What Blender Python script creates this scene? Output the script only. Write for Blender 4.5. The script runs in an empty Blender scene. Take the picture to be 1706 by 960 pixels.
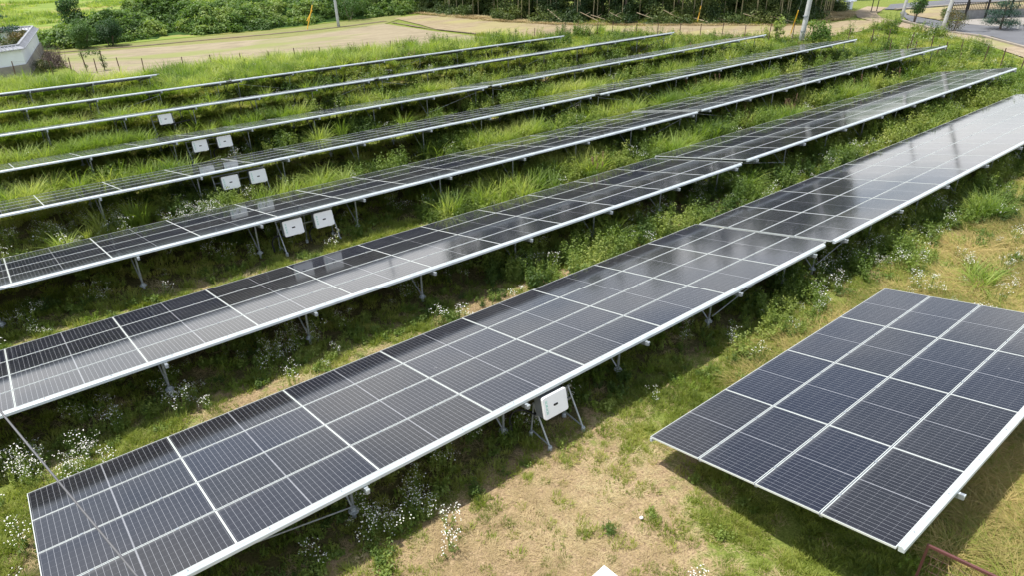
import bpy, math, random
import numpy as np
from mathutils import Matrix, Vector, Euler
R = math.radians
SC = bpy.context.scene
COL = SC.collection
rnd = random.Random(7)

# ------------------------------------------------------------------ camera
cam_d = bpy.data.cameras.new('camera')
cam = bpy.data.objects.new('camera', cam_d); COL.objects.link(cam)
rv = Vector((0.776348, -0.630251, -0.008268)); uv_ = Vector((0.30279, 0.36141, 0.881874)); fw = Vector((0.552813, 0.687144, -0.471414))
m = Matrix.Identity(4)
for i in range(3):
    m[i][0] = rv[i]; m[i][1] = uv_[i]; m[i][2] = -fw[i]
m[2][3] = 10.0
cam.matrix_world = m
cam_d.sensor_width = 36.0; cam_d.lens = 36.0 * 1135.1 / 1706.0
cam_d.clip_end = 3000; cam_d.clip_start = 0.05
SC.camera = cam

# ------------------------------------------------------------------ light
to_sun = Vector((-0.27, 0.22, 1.0)).normalized()
sun_d = bpy.data.lights.new('sun', 'SUN'); sun = bpy.data.objects.new('sun', sun_d); COL.objects.link(sun)
sun_d.energy = 4.2; sun_d.angle = R(0.6); sun_d.color = (1.0, 0.965, 0.91)
sun.location = (0, 0, 60)
sun.rotation_euler = to_sun.to_track_quat('Z', 'Y').to_euler()
W = bpy.data.worlds.new('World'); SC.world = W; W.use_nodes = True
nt = W.node_tree; nt.nodes.clear()
out = nt.nodes.new('ShaderNodeOutputWorld'); bg = nt.nodes.new('ShaderNodeBackground')
sky = nt.nodes.new('ShaderNodeTexSky'); sky.sky_type = 'NISHITA'; sky.sun_disc = False
sky.sun_elevation = math.asin(to_sun.z); sky.sun_rotation = math.atan2(to_sun.x, to_sun.y)
sky.dust_density = 1.6; sky.air_density = 1.0
bg.inputs[1].default_value = 0.138
tc = nt.nodes.new('ShaderNodeTexCoord'); sx = nt.nodes.new('ShaderNodeSeparateXYZ'); nt.links.new(tc.outputs['Generated'], sx.inputs[0])
ad = nt.nodes.new('ShaderNodeMath'); ad.operation = 'ADD'; ad.inputs[1].default_value = 0.12; nt.links.new(sx.outputs[2], ad.inputs[0])
mx = nt.nodes.new('ShaderNodeMath'); mx.operation = 'MAXIMUM'; mx.inputs[1].default_value = 0.05; nt.links.new(ad.outputs[0], mx.inputs[0])
vd = nt.nodes.new('ShaderNodeVectorMath'); vd.operation = 'DIVIDE'
cb = nt.nodes.new('ShaderNodeCombineXYZ')
for k in range(3): nt.links.new(mx.outputs[0], cb.inputs[k])
nt.links.new(tc.outputs['Generated'], vd.inputs[0]); nt.links.new(cb.outputs[0], vd.inputs[1])
nz = nt.nodes.new('ShaderNodeTexNoise'); nz.inputs['Scale'].default_value = 0.9; nz.inputs['Detail'].default_value = 7; nz.inputs['Roughness'].default_value = 0.58
nt.links.new(vd.outputs[0], nz.inputs['Vector'])
cr = nt.nodes.new('ShaderNodeValToRGB'); cr.color_ramp.elements[0].position = 0.40; cr.color_ramp.elements[1].position = 0.62
cr.color_ramp.elements[0].color = (0.12, 0.12, 0.12, 1); cr.color_ramp.elements[1].color = (0.95, 0.95, 0.95, 1)
el = nt.nodes.new('ShaderNodeMapRange'); el.inputs[1].default_value = 0.10; el.inputs[2].default_value = 0.42; el.inputs[3].default_value = 0.16; el.inputs[4].default_value = -0.10
nt.links.new(sx.outputs[2], el.inputs[0])
ea = nt.nodes.new('ShaderNodeMath'); ea.operation = 'ADD'; nt.links.new(nz.outputs[0], ea.inputs[0]); nt.links.new(el.outputs[0], ea.inputs[1]); nt.links.new(ea.outputs[0], cr.inputs[0])
mc = nt.nodes.new('ShaderNodeMix'); mc.data_type = 'RGBA'
mc.inputs[7].default_value = (9.3, 9.3, 9.2, 1)
nt.links.new(cr.outputs[0], mc.inputs[0]); nt.links.new(sky.outputs[0], mc.inputs[6]); nt.links.new(mc.outputs[2], bg.inputs[0]); nt.links.new(bg.outputs[0], out.inputs[0])
SC.view_settings.view_transform = 'Standard'; SC.view_settings.look = 'None'
SC.view_settings.gamma = 1; SC.view_settings.use_curve_mapping = False
SC.view_settings.exposure = 0.52
SC.cycles.max_bounces = 6; SC.cycles.diffuse_bounces = 3; SC.cycles.glossy_bounces = 3; SC.cycles.transmission_bounces = 2
SC.cycles.transparent_max_bounces = 4; SC.cycles.caustics_reflective = False; SC.cycles.caustics_refractive = False
SC.cycles.use_adaptive_sampling = True

# ------------------------------------------------------------------ helpers
def tag(o, label=None, cat=None, group=None, kind=None):
    if label: o['label'] = label
    if cat: o['category'] = cat
    if group: o['group'] = group
    if kind: o['kind'] = kind
    return o
def empty(name, loc, label=None, cat=None, group=None, rz=0.0):
    o = bpy.data.objects.new(name, None); COL.objects.link(o); o.location = loc; o.rotation_euler = (0, 0, rz)
    o.empty_display_size = 0.3
    return tag(o, label, cat, group)
def link(name, me, parent=None, mat=None, matrix=None):
    o = bpy.data.objects.new(name, me); COL.objects.link(o)
    if parent is not None: o.parent = parent
    if matrix is not None: o.matrix_local = matrix
    return o
class MB:
    def __init__(s): s.v = []; s.f = []; s.m = []; s.n = 0
    def add(s, vs, fs, mi=0):
        s.v.extend([tuple(v) for v in vs]); s.f.extend([tuple(i + s.n for i in f) for f in fs]); s.m.extend([mi] * len(fs)); s.n += len(vs)
    def box(s, a, b, mi=0, M=None):
        x0, y0, z0 = a; x1, y1, z1 = b
        vs = [Vector(p) for p in ((x0, y0, z0), (x1, y0, z0), (x1, y1, z0), (x0, y1, z0), (x0, y0, z1), (x1, y0, z1), (x1, y1, z1), (x0, y1, z1))]
        if M is not None: vs = [M @ v for v in vs]
        s.add(vs, ((0, 3, 2, 1), (4, 5, 6, 7), (0, 1, 5, 4), (1, 2, 6, 5), (2, 3, 7, 6), (3, 0, 4, 7)), mi)
    def tube(s, p0, p1, r0, r1=None, n=8, mi=0, cap=True):
        p0 = Vector(p0); p1 = Vector(p1); r1 = r0 if r1 is None else r1
        d = (p1 - p0).normalized(); a = d.orthogonal().normalized(); b = d.cross(a)
        vs = []
        for p, r in ((p0, r0), (p1, r1)):
            for k in range(n):
                t = 2 * math.pi * k / n; vs.append(p + a * (r * math.cos(t)) + b * (r * math.sin(t)))
        fs = [(k, (k + 1) % n, n + (k + 1) % n, n + k) for k in range(n)]
        if cap: fs += [tuple(reversed(range(n))), tuple(range(n, 2 * n))]
        s.add(vs, fs, mi)
    def path(s, pts, rad, n=6, mi=0):
        pts = [Vector(p) for p in pts]
        if not hasattr(rad, '__len__'): rad = [rad] * len(pts)
        vs = []; a = None
        for i, p in enumerate(pts):
            d = (pts[min(i + 1, len(pts) - 1)] - pts[max(i - 1, 0)]).normalized()
            a = d.orthogonal().normalized() if a is None else (a - d * a.dot(d)).normalized()
            b = d.cross(a)
            for k in range(n):
                t = 2 * math.pi * k / n; vs.append(p + a * (rad[i] * math.cos(t)) + b * (rad[i] * math.sin(t)))
        fs = []
        for i in range(len(pts) - 1):
            for k in range(n):
                fs.append((i * n + k, i * n + (k + 1) % n, (i + 1) * n + (k + 1) % n, (i + 1) * n + k))
        fs += [tuple(reversed(range(n))), tuple(range((len(pts) - 1) * n, len(pts) * n))]
        s.add(vs, fs, mi)
    def lathe(s, prof, c=(0, 0, 0), n=12, mi=0):
        vs = []
        for r, z in prof:
            for k in range(n):
                t = 2 * math.pi * k / n; vs.append((c[0] + r * math.cos(t), c[1] + r * math.sin(t), c[2] + z))
        fs = []
        for i in range(len(prof) - 1):
            for k in range(n):
                fs.append((i * n + k, i * n + (k + 1) % n, (i + 1) * n + (k + 1) % n, (i + 1) * n + k))
        fs += [tuple(reversed(range(n))), tuple(range((len(prof) - 1) * n, len(prof) * n))]
        s.add(vs, fs, mi)
    def mesh(s, name, mats):
        me = bpy.data.meshes.new(name); me.from_pydata(s.v, [], s.f)
        for mt in (mats if isinstance(mats, (list, tuple)) else [mats]): me.materials.append(mt)
        if any(s.m): me.polygons.foreach_set('material_index', s.m)
        me.update(); return me
    def build(s, name, mats, parent=None, matrix=None, bevel=0, smooth=False):
        me = s.mesh(name, mats)
        if smooth: me.polygons.foreach_set('use_smooth', [True] * len(me.polygons))
        o = link(name, me, parent, matrix=matrix)
        if bevel:
            b = o.modifiers.new('bevel', 'BEVEL'); b.width = bevel; b.segments = 2; b.limit_method = 'ANGLE'
        return o
def np_mesh(name, verts, faces, mats, mi=None, smooth=False):
    """verts (N,3), faces (M,4) all quads or (M,3)"""
    me = bpy.data.meshes.new(name); k = faces.shape[1]
    me.vertices.add(len(verts)); me.vertices.foreach_set('co', np.ascontiguousarray(verts, np.float32).ravel())
    me.loops.add(faces.size); me.loops.foreach_set('vertex_index', faces.astype(np.int32).ravel())
    me.polygons.add(len(faces)); me.polygons.foreach_set('loop_start', np.arange(0, faces.size, k, dtype=np.int32))
    for mt in (mats if isinstance(mats, (list, tuple)) else [mats]): me.materials.append(mt)
    if mi is not None: me.polygons.foreach_set('material_index', mi.astype(np.int32))
    if smooth: me.polygons.foreach_set('use_smooth', np.ones(len(faces), bool))
    me.update(calc_edges=True); me.validate(); return me

def gz(x, y):
    return 0.42 - 0.015 * (np.clip(y, -10, 60) - 1.9)
def G(x, y, dz=0.0): return (x, y, float(gz(x, y)) + dz)
# smooth value noise on numpy arrays
_tab = np.random.RandomState(3).rand(256, 256)
def vnoise(x, y, s, seed=0):
    x = np.asarray(x, float) / s + seed * 17.3; y = np.asarray(y, float) / s + seed * 9.1
    xi = np.floor(x).astype(int); yi = np.floor(y).astype(int); fx = x - xi; fy = y - yi
    fx = fx * fx * (3 - 2 * fx); fy = fy * fy * (3 - 2 * fy)
    g = lambda a, b: _tab[a % 256, b % 256]
    return (g(xi, yi) * (1 - fx) + g(xi + 1, yi) * fx) * (1 - fy) + (g(xi, yi + 1) * (1 - fx) + g(xi + 1, yi + 1) * fx) * fy
def fbm(x, y, s, seed=0, o=4):
    t = 0; a = 0.5; tot = 0
    for k in range(o):
        t = t + a * vnoise(x, y, s / 2 ** k, seed + k * 3); tot += a; a *= 0.55
    return t / tot
def sstep(a, b, x): t = np.clip((x - a) / (b - a), 0, 1); return t * t * (3 - 2 * t)

# ------------------------------------------------------------------ materials
def new_mat(name):
    mt = bpy.data.materials.new(name); mt.use_nodes = True
    n = mt.node_tree; b = n.nodes['Principled BSDF']; return mt, n, b
def simple(name, col, rough=0.6, metal=0.0, noise=0.12, scale=8.0, spec=0.5, bump=0.0):
    mt, n, b = new_mat(name)
    b.inputs['Roughness'].default_value = rough; b.inputs['Metallic'].default_value = metal; b.inputs['Specular IOR Level'].default_value = spec
    t = n.nodes.new('ShaderNodeTexNoise'); t.inputs['Scale'].default_value = scale; t.inputs['Detail'].default_value = 5
    tco = n.nodes.new('ShaderNodeTexCoord'); n.links.new(tco.outputs['Object'], t.inputs['Vector'])
    r = n.nodes.new('ShaderNodeValToRGB'); r.color_ramp.elements[0].position = 0.3; r.color_ramp.elements[1].position = 0.7
    r.color_ramp.elements[0].color = (*[c * (1 - noise) for c in col], 1); r.color_ramp.elements[1].color = (*[min(1, c * (1 + noise)) for c in col], 1)
    n.links.new(t.outputs[0], r.inputs[0]); n.links.new(r.outputs[0], b.inputs['Base Color'])
    if bump:
        bp = n.nodes.new('ShaderNodeBump'); bp.inputs['Strength'].default_value = bump; bp.inputs['Distance'].default_value = 0.02
        n.links.new(t.outputs[0], bp.inputs['Height']); n.links.new(bp.outputs[0], b.inputs['Normal'])
    return mt
def leaf_mat(name, c0, c1, c2=None, trans=0.3, rough=0.55, patch=0.25, dry=None):
    """colour varies per instance and with the place it grows in"""
    mt, n, b = new_mat(name)
    oi = n.nodes.new('ShaderNodeObjectInfo'); geo = n.nodes.new('ShaderNodeNewGeometry')
    t = n.nodes.new('ShaderNodeTexNoise'); t.inputs['Scale'].default_value = patch; t.inputs['Detail'].default_value = 3
    n.links.new(geo.outputs['Position'], t.inputs['Vector'])
    a = n.nodes.new('ShaderNodeMath'); a.operation = 'MULTIPLY_ADD'; a.inputs[1].default_value = 0.5
    n.links.new(oi.outputs['Random'], a.inputs[0]); 
    s2 = n.nodes.new('ShaderNodeMath'); s2.operation = 'MULTIPLY_ADD'; s2.inputs[1].default_value = 1.6; s2.inputs[2].default_value = -0.55
    n.links.new(t.outputs[0], s2.inputs[0]); n.links.new(s2.outputs[0], a.inputs[2])
    r = n.nodes.new('ShaderNodeValToRGB'); e = r.color_ramp.elements
    e[0].position = 0.1; e[0].color = (*c0, 1); e[1].position = 0.9; e[1].color = (*(c2 or c1), 1)
    m_ = e.new(0.5); m_.color = (*c1, 1)
    n.links.new(a.outputs[0], r.inputs[0]); n.links.new(r.outputs[0], b.inputs['Base Color'])
    b.inputs['Roughness'].default_value = rough; b.inputs['Specular IOR Level'].default_value = 0.35
    o = n.nodes['Material Output']
    if trans:
        tr = n.nodes.new('ShaderNodeBsdfTranslucent'); ms = n.nodes.new('ShaderNodeMixShader'); ms.inputs[0].default_value = trans
        br = n.nodes.new('ShaderNodeMix'); br.data_type = 'RGBA'; br.blend_type = 'MULTIPLY'; br.inputs[0].default_value = 1; br.inputs[7].default_value = (1.5, 1.6, 0.8, 1)
        n.links.new(r.outputs[0], br.inputs[6]); n.links.new(br.outputs[2], tr.inputs[0])
        n.links.new(b.outputs[0], ms.inputs[1]); n.links.new(tr.outputs[0], ms.inputs[2]); n.links.new(ms.outputs[0], o.inputs[0])
    return mt
M = {}
M['alu'] = simple('anodised_aluminium', (0.50, 0.55, 0.56), 0.4, 0.15, 0.12, 2.5)
M['frame'] = simple('frame_aluminium', (0.60, 0.63, 0.59), 0.42, 0.2, 0.06, 3)
M['steel'] = simple('galvanised_steel', (0.36, 0.39, 0.41), 0.48, 0.6, 0.18, 14)
M['beam'] = simple('galvanised_beam', (0.33, 0.36, 0.38), 0.5, 0.5, 0.15, 9)
M['zinc'] = simple('zinc_casting', (0.42, 0.46, 0.48), 0.6, 0.3, 0.2, 20)
M['back'] = simple('white_backsheet', (0.55, 0.56, 0.57), 0.6)
M['white_box'] = simple('white_powder_coat', (0.86, 0.87, 0.87), 0.4, 0, 0.03, 6)
M['grey_box'] = simple('grey_heat_sink', (0.22, 0.24, 0.26), 0.5, 0.3, 0.1, 6)
M['green'] = simple('green_print', (0.10, 0.50, 0.36), 0.5, 0, 0.03)
M['black'] = simple('black_plastic', (0.012, 0.012, 0.014), 0.35)
M['rubbergrey'] = simple('weathered_cable', (0.10, 0.10, 0.105), 0.6)
M['rubber'] = simple('black_cable', (0.02, 0.02, 0.022), 0.5)
M['rust'] = simple('rusty_rod', (0.10, 0.055, 0.04), 0.85, 0, 0.35, 12)
M['wire'] = simple('fence_wire', (0.16, 0.13, 0.11), 0.6, 0.3)
M['brownpaint'] = simple('brown_paint', (0.115, 0.042, 0.038), 0.5, 0, 0.15, 8)
M['concrete'] = simple('pole_concrete', (0.50, 0.50, 0.48), 0.85, 0, 0.12, 2.5, bump=0.2)
M['polegrey'] = simple('pole_grey', (0.42, 0.45, 0.46), 0.6, 0.2, 0.08, 3)
M['yellow'] = simple('yellow_guard', (0.75, 0.42, 0.03), 0.5)
M['plaster'] = simple('white_plaster', (0.70, 0.75, 0.80), 0.8, 0, 0.06, 1.2)
M['stone'] = simple('wall_base_stone', (0.26, 0.24, 0.21), 0.9, 0, 0.25, 1.5, bump=0.5)
M['tile'] = simple('grey_roof_tile', (0.30, 0.31, 0.33), 0.45, 0, 0.25, 5)
M['asphalt'] = simple('road_asphalt', (0.115, 0.118, 0.125), 0.9, 0, 0.14, 0.5, bump=0.1)
M['kerb'] = simple('kerb_concrete', (0.27, 0.235, 0.19), 0.9, 0, 0.12, 1.5)
M['paving'] = simple('drive_concrete', (0.27, 0.25, 0.22), 0.9, 0, 0.12, 0.8)
M['block'] = simple('block_wall', (0.27, 0.27, 0.27), 0.9, 0, 0.2, 2, bump=0.4)
M['dark'] = simple('dark_metal', (0.02, 0.018, 0.018), 0.5, 0.3)
M['bark'] = simple('bark', (0.13, 0.10, 0.075), 0.9, 0, 0.35, 6, bump=0.6)
M['bamboo'] = simple('bamboo_culm', (0.28, 0.25, 0.13), 0.5, 0, 0.45, 0.7)
M['deadwood'] = simple('dead_bamboo', (0.45, 0.36, 0.24), 0.8, 0, 0.2, 2)
M['twig'] = simple('dry_twigs', (0.12, 0.09, 0.075), 0.9, 0, 0.3, 3)

M['grass'] = leaf_mat('grass_blade', (0.11, 0.155, 0.022), (0.24, 0.29, 0.046), (0.40, 0.39, 0.11), 0.38)
M['tall'] = leaf_mat('tall_grass_blade', (0.09, 0.16, 0.024), (0.23, 0.31, 0.052), (0.42, 0.45, 0.13), 0.42)
M['lime'] = leaf_mat('lime_grass_blade', (0.13, 0.20, 0.03), (0.22, 0.31, 0.045), (0.38, 0.40, 0.12), 0.38)
M['weed'] = leaf_mat('weed_leaf', (0.06, 0.11, 0.022), (0.16, 0.23, 0.042), (0.33, 0.37, 0.095), 0.34)
M['straw'] = leaf_mat('straw_blade', (0.30, 0.22, 0.11), (0.46, 0.36, 0.19), (0.56, 0.48, 0.27), 0.15, 0.8)
M['drygrass'] = leaf_mat('half_dry_blade', (0.22, 0.20, 0.06), (0.40, 0.32, 0.12), (0.55, 0.42, 0.18), 0.25, 0.7)
M['seed'] = leaf_mat('seed_head', (0.10, 0.05, 0.035), (0.15, 0.08, 0.05), (0.22, 0.13, 0.08), 0.1, 0.8)
M['petal'] = simple('white_petal', (0.80, 0.80, 0.76), 0.6)
M['budyellow'] = simple('flower_heart', (0.55, 0.42, 0.06), 0.6)
M['bush'] = leaf_mat('bush_leaf', (0.022, 0.062, 0.014), (0.045, 0.105, 0.02), (0.085, 0.16, 0.032), 0.22)
M['kudzu'] = leaf_mat('vine_leaf', (0.045, 0.095, 0.02), (0.11, 0.19, 0.035), (0.26, 0.33, 0.08), 0.32, patch=0.12)
M['forest'] = leaf_mat('forest_leaf', (0.022, 0.05, 0.014), (0.065, 0.105, 0.025), (0.16, 0.19, 0.05), 0.28, patch=0.2)
M['pine'] = leaf_mat('pine_needles', (0.02, 0.06, 0.035), (0.045, 0.12, 0.06), (0.09, 0.19, 0.09), 0.1)
M['garden'] = leaf_mat('garden_leaf', (0.03, 0.05, 0.015), (0.08, 0.09, 0.025), (0.17, 0.12, 0.04), 0.2, patch=0.9)

# solar glass : half cells 26 x 6 printed in the laminate
def panel_mat():
    mt, n, b = new_mat('solar_cells')
    tco = n.nodes.new('ShaderNodeTexCoord'); s = n.nodes.new('ShaderNodeSeparateXYZ'); n.links.new(tco.outputs['Object'], s.inputs[0])
    def math_(op, a, bb=None, c=None):
        q = n.nodes.new('ShaderNodeMath'); q.operation = op
        for i, v in enumerate((a, bb, c)):
            if v is None: continue
            if isinstance(v, (int, float)): q.inputs[i].default_value = v
            else: n.links.new(v, q.inputs[i])
        return q.outputs[0]
    def line(coord, pitch, half, off=0.0):
        f = math_('FRACT', math_('ADD', math_('DIVIDE', coord, pitch), 100.0 + off))
        d = math_('ABSOLUTE', math_('SUBTRACT', f, 0.5))
        return math_('GREATER_THAN', d, 0.5 - half / pitch)
    X, Y = s.outputs[0], s.outputs[1]
    ax = math_('SUBTRACT', math_('ABSOLUTE', X), 0.010)
    lx = line(ax, 0.0905, 0.0019); ly = line(Y, 0.1835, 0.0016)
    bus = line(Y, 0.01835, 0.0005)
    mid = math_('MULTIPLY', math_('LESS_THAN', math_('ABSOLUTE', X), 0.0045), 0.62)
    edge = math_('MAXIMUM', math_('GREATER_THAN', math_('ABSOLUTE', X), 1.187), math_('GREATER_THAN', math_('ABSOLUTE', Y), 0.5515))
    ln = math_('MAXIMUM', math_('MULTIPLY', lx, 0.62), math_('MAXIMUM', math_('MULTIPLY', ly, 0.22), 0.0))
    ln = math_('MAXIMUM', ln, mid)
    ln = math_('MULTIPLY', ln, math_('SUBTRACT', 1.0, edge))
    cmix = n.nodes.new('ShaderNodeMix'); cmix.data_type = 'RGBA'
    oi = n.nodes.new('ShaderNodeObjectInfo')
    cell = n.nodes.new('ShaderNodeMix'); cell.data_type = 'RGBA'; n.links.new(oi.outputs['Random'], cell.inputs[0])
    cell.inputs[6].default_value = (0.007, 0.009, 0.018, 1); cell.inputs[7].default_value = (0.011, 0.011, 0.013, 1)
    n.links.new(ln, cmix.inputs[0]); n.links.new(cell.outputs[2], cmix.inputs[6]); cmix.inputs[7].default_value = (0.44, 0.45, 0.47, 1)
    # dust film, thicker in long blotches and along the lower frame
    geo = n.nodes.new('ShaderNodeNewGeometry'); dn = n.nodes.new('ShaderNodeTexNoise'); dn.inputs['Scale'].default_value = 0.9; dn.inputs['Detail'].default_value = 6
    n.links.new(geo.outputs['Position'], dn.inputs['Vector'])
    spk = n.nodes.new('ShaderNodeTexNoise'); spk.inputs['Scale'].default_value = 34; n.links.new(geo.outputs['Position'], spk.inputs['Vector'])
    sp = math_('MULTIPLY', math_('GREATER_THAN', spk.outputs[0], 0.80), 0.22)
    du = math_('MULTIPLY_ADD', dn.outputs[0], 0.055, -0.008)
    low = math_('MULTIPLY', math_('MULTIPLY', math_('MAXIMUM', math_('SUBTRACT', Y, 0.47), 0.0), 3.0), dn.outputs[0])
    blot = n.nodes.new('ShaderNodeTexNoise'); blot.inputs['Scale'].default_value = 7.5; blot.inputs['Detail'].default_value = 3; n.links.new(geo.outputs['Position'], blot.inputs['Vector'])
    drop = math_('MULTIPLY', math_('GREATER_THAN', blot.outputs[0], 0.775), 0.5)
    du = math_('ADD', math_('ADD', du, math_('MAXIMUM', low, drop)), sp)
    dm = n.nodes.new('ShaderNodeMix'); dm.data_type = 'RGBA'; n.links.new(du, dm.inputs[0]); n.links.new(cmix.outputs[2], dm.inputs[6]); dm.inputs[7].default_value = (0.34, 0.34, 0.33, 1)
    n.links.new(dm.outputs[2], b.inputs['Base Color'])
    b.inputs['IOR'].default_value = 1.49
    b.inputs['Specular IOR Level'].default_value = 0.5
    rr = math_('MULTIPLY_ADD', dn.outputs[0], 0.10, 0.03); n.links.new(rr, b.inputs['Roughness'])
    bw = n.nodes.new('ShaderNodeTexNoise'); bw.inputs['Scale'].default_value = 1.1; bw.inputs['Detail'].default_value = 1
    n.links.new(tco.outputs['Object'], bw.inputs['Vector'])
    bp = n.nodes.new('ShaderNodeBump'); bp.inputs['Strength'].default_value = 0.5; bp.inputs['Distance'].default_value = 0.004
    n.links.new(bw.outputs[0], bp.inputs['Height']); n.links.new(bp.outputs[0], b.inputs['Normal'])
    return mt
M['cells'] = panel_mat()

def ground_mat():
    mt, n, b = new_mat('field_soil')
    def tex(scale, det=6, rough=0.6):
        t = n.nodes.new('ShaderNodeTexNoise'); t.inputs['Scale'].default_value = scale; t.inputs['Detail'].default_value = det; t.inputs['Roughness'].default_value = rough
        n.links.new(geo.outputs['Position'], t.inputs['Vector']); return t
    geo = n.nodes.new('ShaderNodeNewGeometry')
    att = n.nodes.new('ShaderNodeAttribute'); att.attribute_name = 'cover_shade'; sp = n.nodes.new('ShaderNodeSeparateXYZ'); n.links.new(att.outputs['Vector'], sp.inputs[0])
    def ramp(src, stops):
        r = n.nodes.new('ShaderNodeValToRGB'); e = r.color_ramp.elements
        e[0].position = stops[0][0]; e[0].color = (*stops[0][1], 1); e[1].position = stops[-1][0]; e[1].color = (*stops[-1][1], 1)
        for p, c in stops[1:-1]: q = e.new(p); q.color = (*c, 1)
        n.links.new(src, r.inputs[0]); return r.outputs[0]
    soil = ramp(tex(22, 8, 0.75).outputs[0], [(0.32, (0.12, 0.085, 0.05)), (0.46, (0.27, 0.195, 0.115)), (0.55, (0.40, 0.29, 0.165)), (0.68, (0.54, 0.43, 0.27))])
    green = ramp(tex(26, 8, 0.75).outputs[0], [(0.3, (0.065, 0.085, 0.02)), (0.5, (0.16, 0.20, 0.04)), (0.7, (0.31, 0.32, 0.09))])
    dark = ramp(tex(18, 8, 0.7).outputs[0], [(0.3, (0.045, 0.05, 0.018)), (0.52, (0.12, 0.11, 0.045)), (0.72, (0.24, 0.18, 0.09))])  # darker ground tones, shade under the tables painted into the colour
    def mixc(f, a, c):
        q = n.nodes.new('ShaderNodeMix'); q.data_type = 'RGBA'; n.links.new(f, q.inputs[0]); n.links.new(a, q.inputs[6]); n.links.new(c, q.inputs[7]); return q.outputs[2]
    def thr(v, t, amt):
        a = n.nodes.new('ShaderNodeMath'); a.operation = 'SUBTRACT'; a.inputs[1].default_value = 0.5; n.links.new(t.outputs[0], a.inputs[0])
        s = n.nodes.new('ShaderNodeMath'); s.operation = 'MULTIPLY_ADD'; s.inputs[1].default_value = amt; n.links.new(a.outputs[0], s.inputs[0]); n.links.new(v, s.inputs[2])
        mr = n.nodes.new('ShaderNodeMapRange'); mr.inputs[1].default_value = 0.38; mr.inputs[2].default_value = 0.62; n.links.new(s.outputs[0], mr.inputs[0]); return mr.outputs[0]
    t = tex(2.6, 8, 0.7)
    c = mixc(thr(sp.outputs[0], t, 1.7), soil, green)
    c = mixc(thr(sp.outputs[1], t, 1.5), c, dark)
    n.links.new(c, b.inputs['Base Color']); b.inputs['Roughness'].default_value = 0.95; b.inputs['Specular IOR Level'].default_value = 0.1
    bp = n.nodes.new('ShaderNodeBump'); bp.inputs['Strength'].default_value = 0.8; bp.inputs['Distance'].default_value = 0.05
    n.links.new(tex(30, 8, 0.7).outputs[0], bp.inputs['Height']); n.links.new(bp.outputs[0], b.inputs['Normal'])
    return mt
M['ground'] = ground_mat()
def field_mat(name, cols, scale, patch):
    mt, n, b = new_mat(name)
    geo = n.nodes.new('ShaderNodeNewGeometry')
    mp = n.nodes.new('ShaderNodeMapping'); mp.inputs['Rotation'].default_value = (0, 0, 0.1); mp.inputs['Scale'].default_value = (0.35, 1, 1)
    n.links.new(geo.outputs['Position'], mp.inputs[0])
    t = n.nodes.new('ShaderNodeTexNoise'); t.inputs['Scale'].default_value = scale; t.inputs['Detail'].default_value = 8; t.inputs['Roughness'].default_value = 0.7
    n.links.new(mp.outputs[0], t.inputs['Vector'])
    r = n.nodes.new('ShaderNodeValToRGB'); e = r.color_ramp.elements; e[0].position = 0.3; e[0].color = (*cols[0], 1); e[1].position = 0.68; e[1].color = (*cols[1], 1)
    n.links.new(t.outputs[0], r.inputs[0])
    t2 = n.nodes.new('ShaderNodeTexNoise'); t2.inputs['Scale'].default_value = 0.22; t2.inputs['Detail'].default_value = 6; n.links.new(mp.outputs[0], t2.inputs['Vector'])
    mr = n.nodes.new('ShaderNodeMapRange'); mr.inputs[1].default_value = patch; mr.inputs[2].default_value = patch + 0.12; mr.inputs[4].default_value = 0.85; n.links.new(t2.outputs[0], mr.inputs[0])
    q = n.nodes.new('ShaderNodeMix'); q.data_type = 'RGBA'; n.links.new(mr.outputs[0], q.inputs[0]); n.links.new(r.outputs[0], q.inputs[6]); q.inputs[7].default_value = (*cols[2], 1)
    n.links.new(q.outputs[2], b.inputs['Base Color']); b.inputs['Roughness'].default_value = 0.95; b.inputs['Specular IOR Level'].default_value = 0.1
    return mt
M['bare'] = field_mat('ploughed_soil', ((0.21, 0.175, 0.115), (0.32, 0.27, 0.18), (0.21, 0.23, 0.08)), 1.3, 0.50)
M['bare2'] = field_mat('tan_soil', ((0.21, 0.165, 0.10), (0.33, 0.27, 0.17), (0.30, 0.27, 0.12)), 1.6, 0.50)
M['verge'] = field_mat('mown_verge', ((0.15, 0.17, 0.055), (0.24, 0.23, 0.09), (0.22, 0.18, 0.09)), 1.2, 0.52)
M['furrow'] = simple('furrow_soil', (0.16, 0.12, 0.075), 0.95, 0, 0.3, 1)
M['farfield'] = field_mat('far_meadow', ((0.13, 0.19, 0.035), (0.23, 0.29, 0.065), (0.31, 0.25, 0.10)), 0.45, 0.50)
M['mound'] = field_mat('overgrown_bank', ((0.02, 0.045, 0.012), (0.05, 0.10, 0.02), (0.07, 0.12, 0.03)), 1.6, 0.6)
M['path'] = field_mat('trodden_path', ((0.24, 0.185, 0.125), (0.34, 0.28, 0.195), (0.24, 0.24, 0.10)), 1.5, 0.55)

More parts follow.
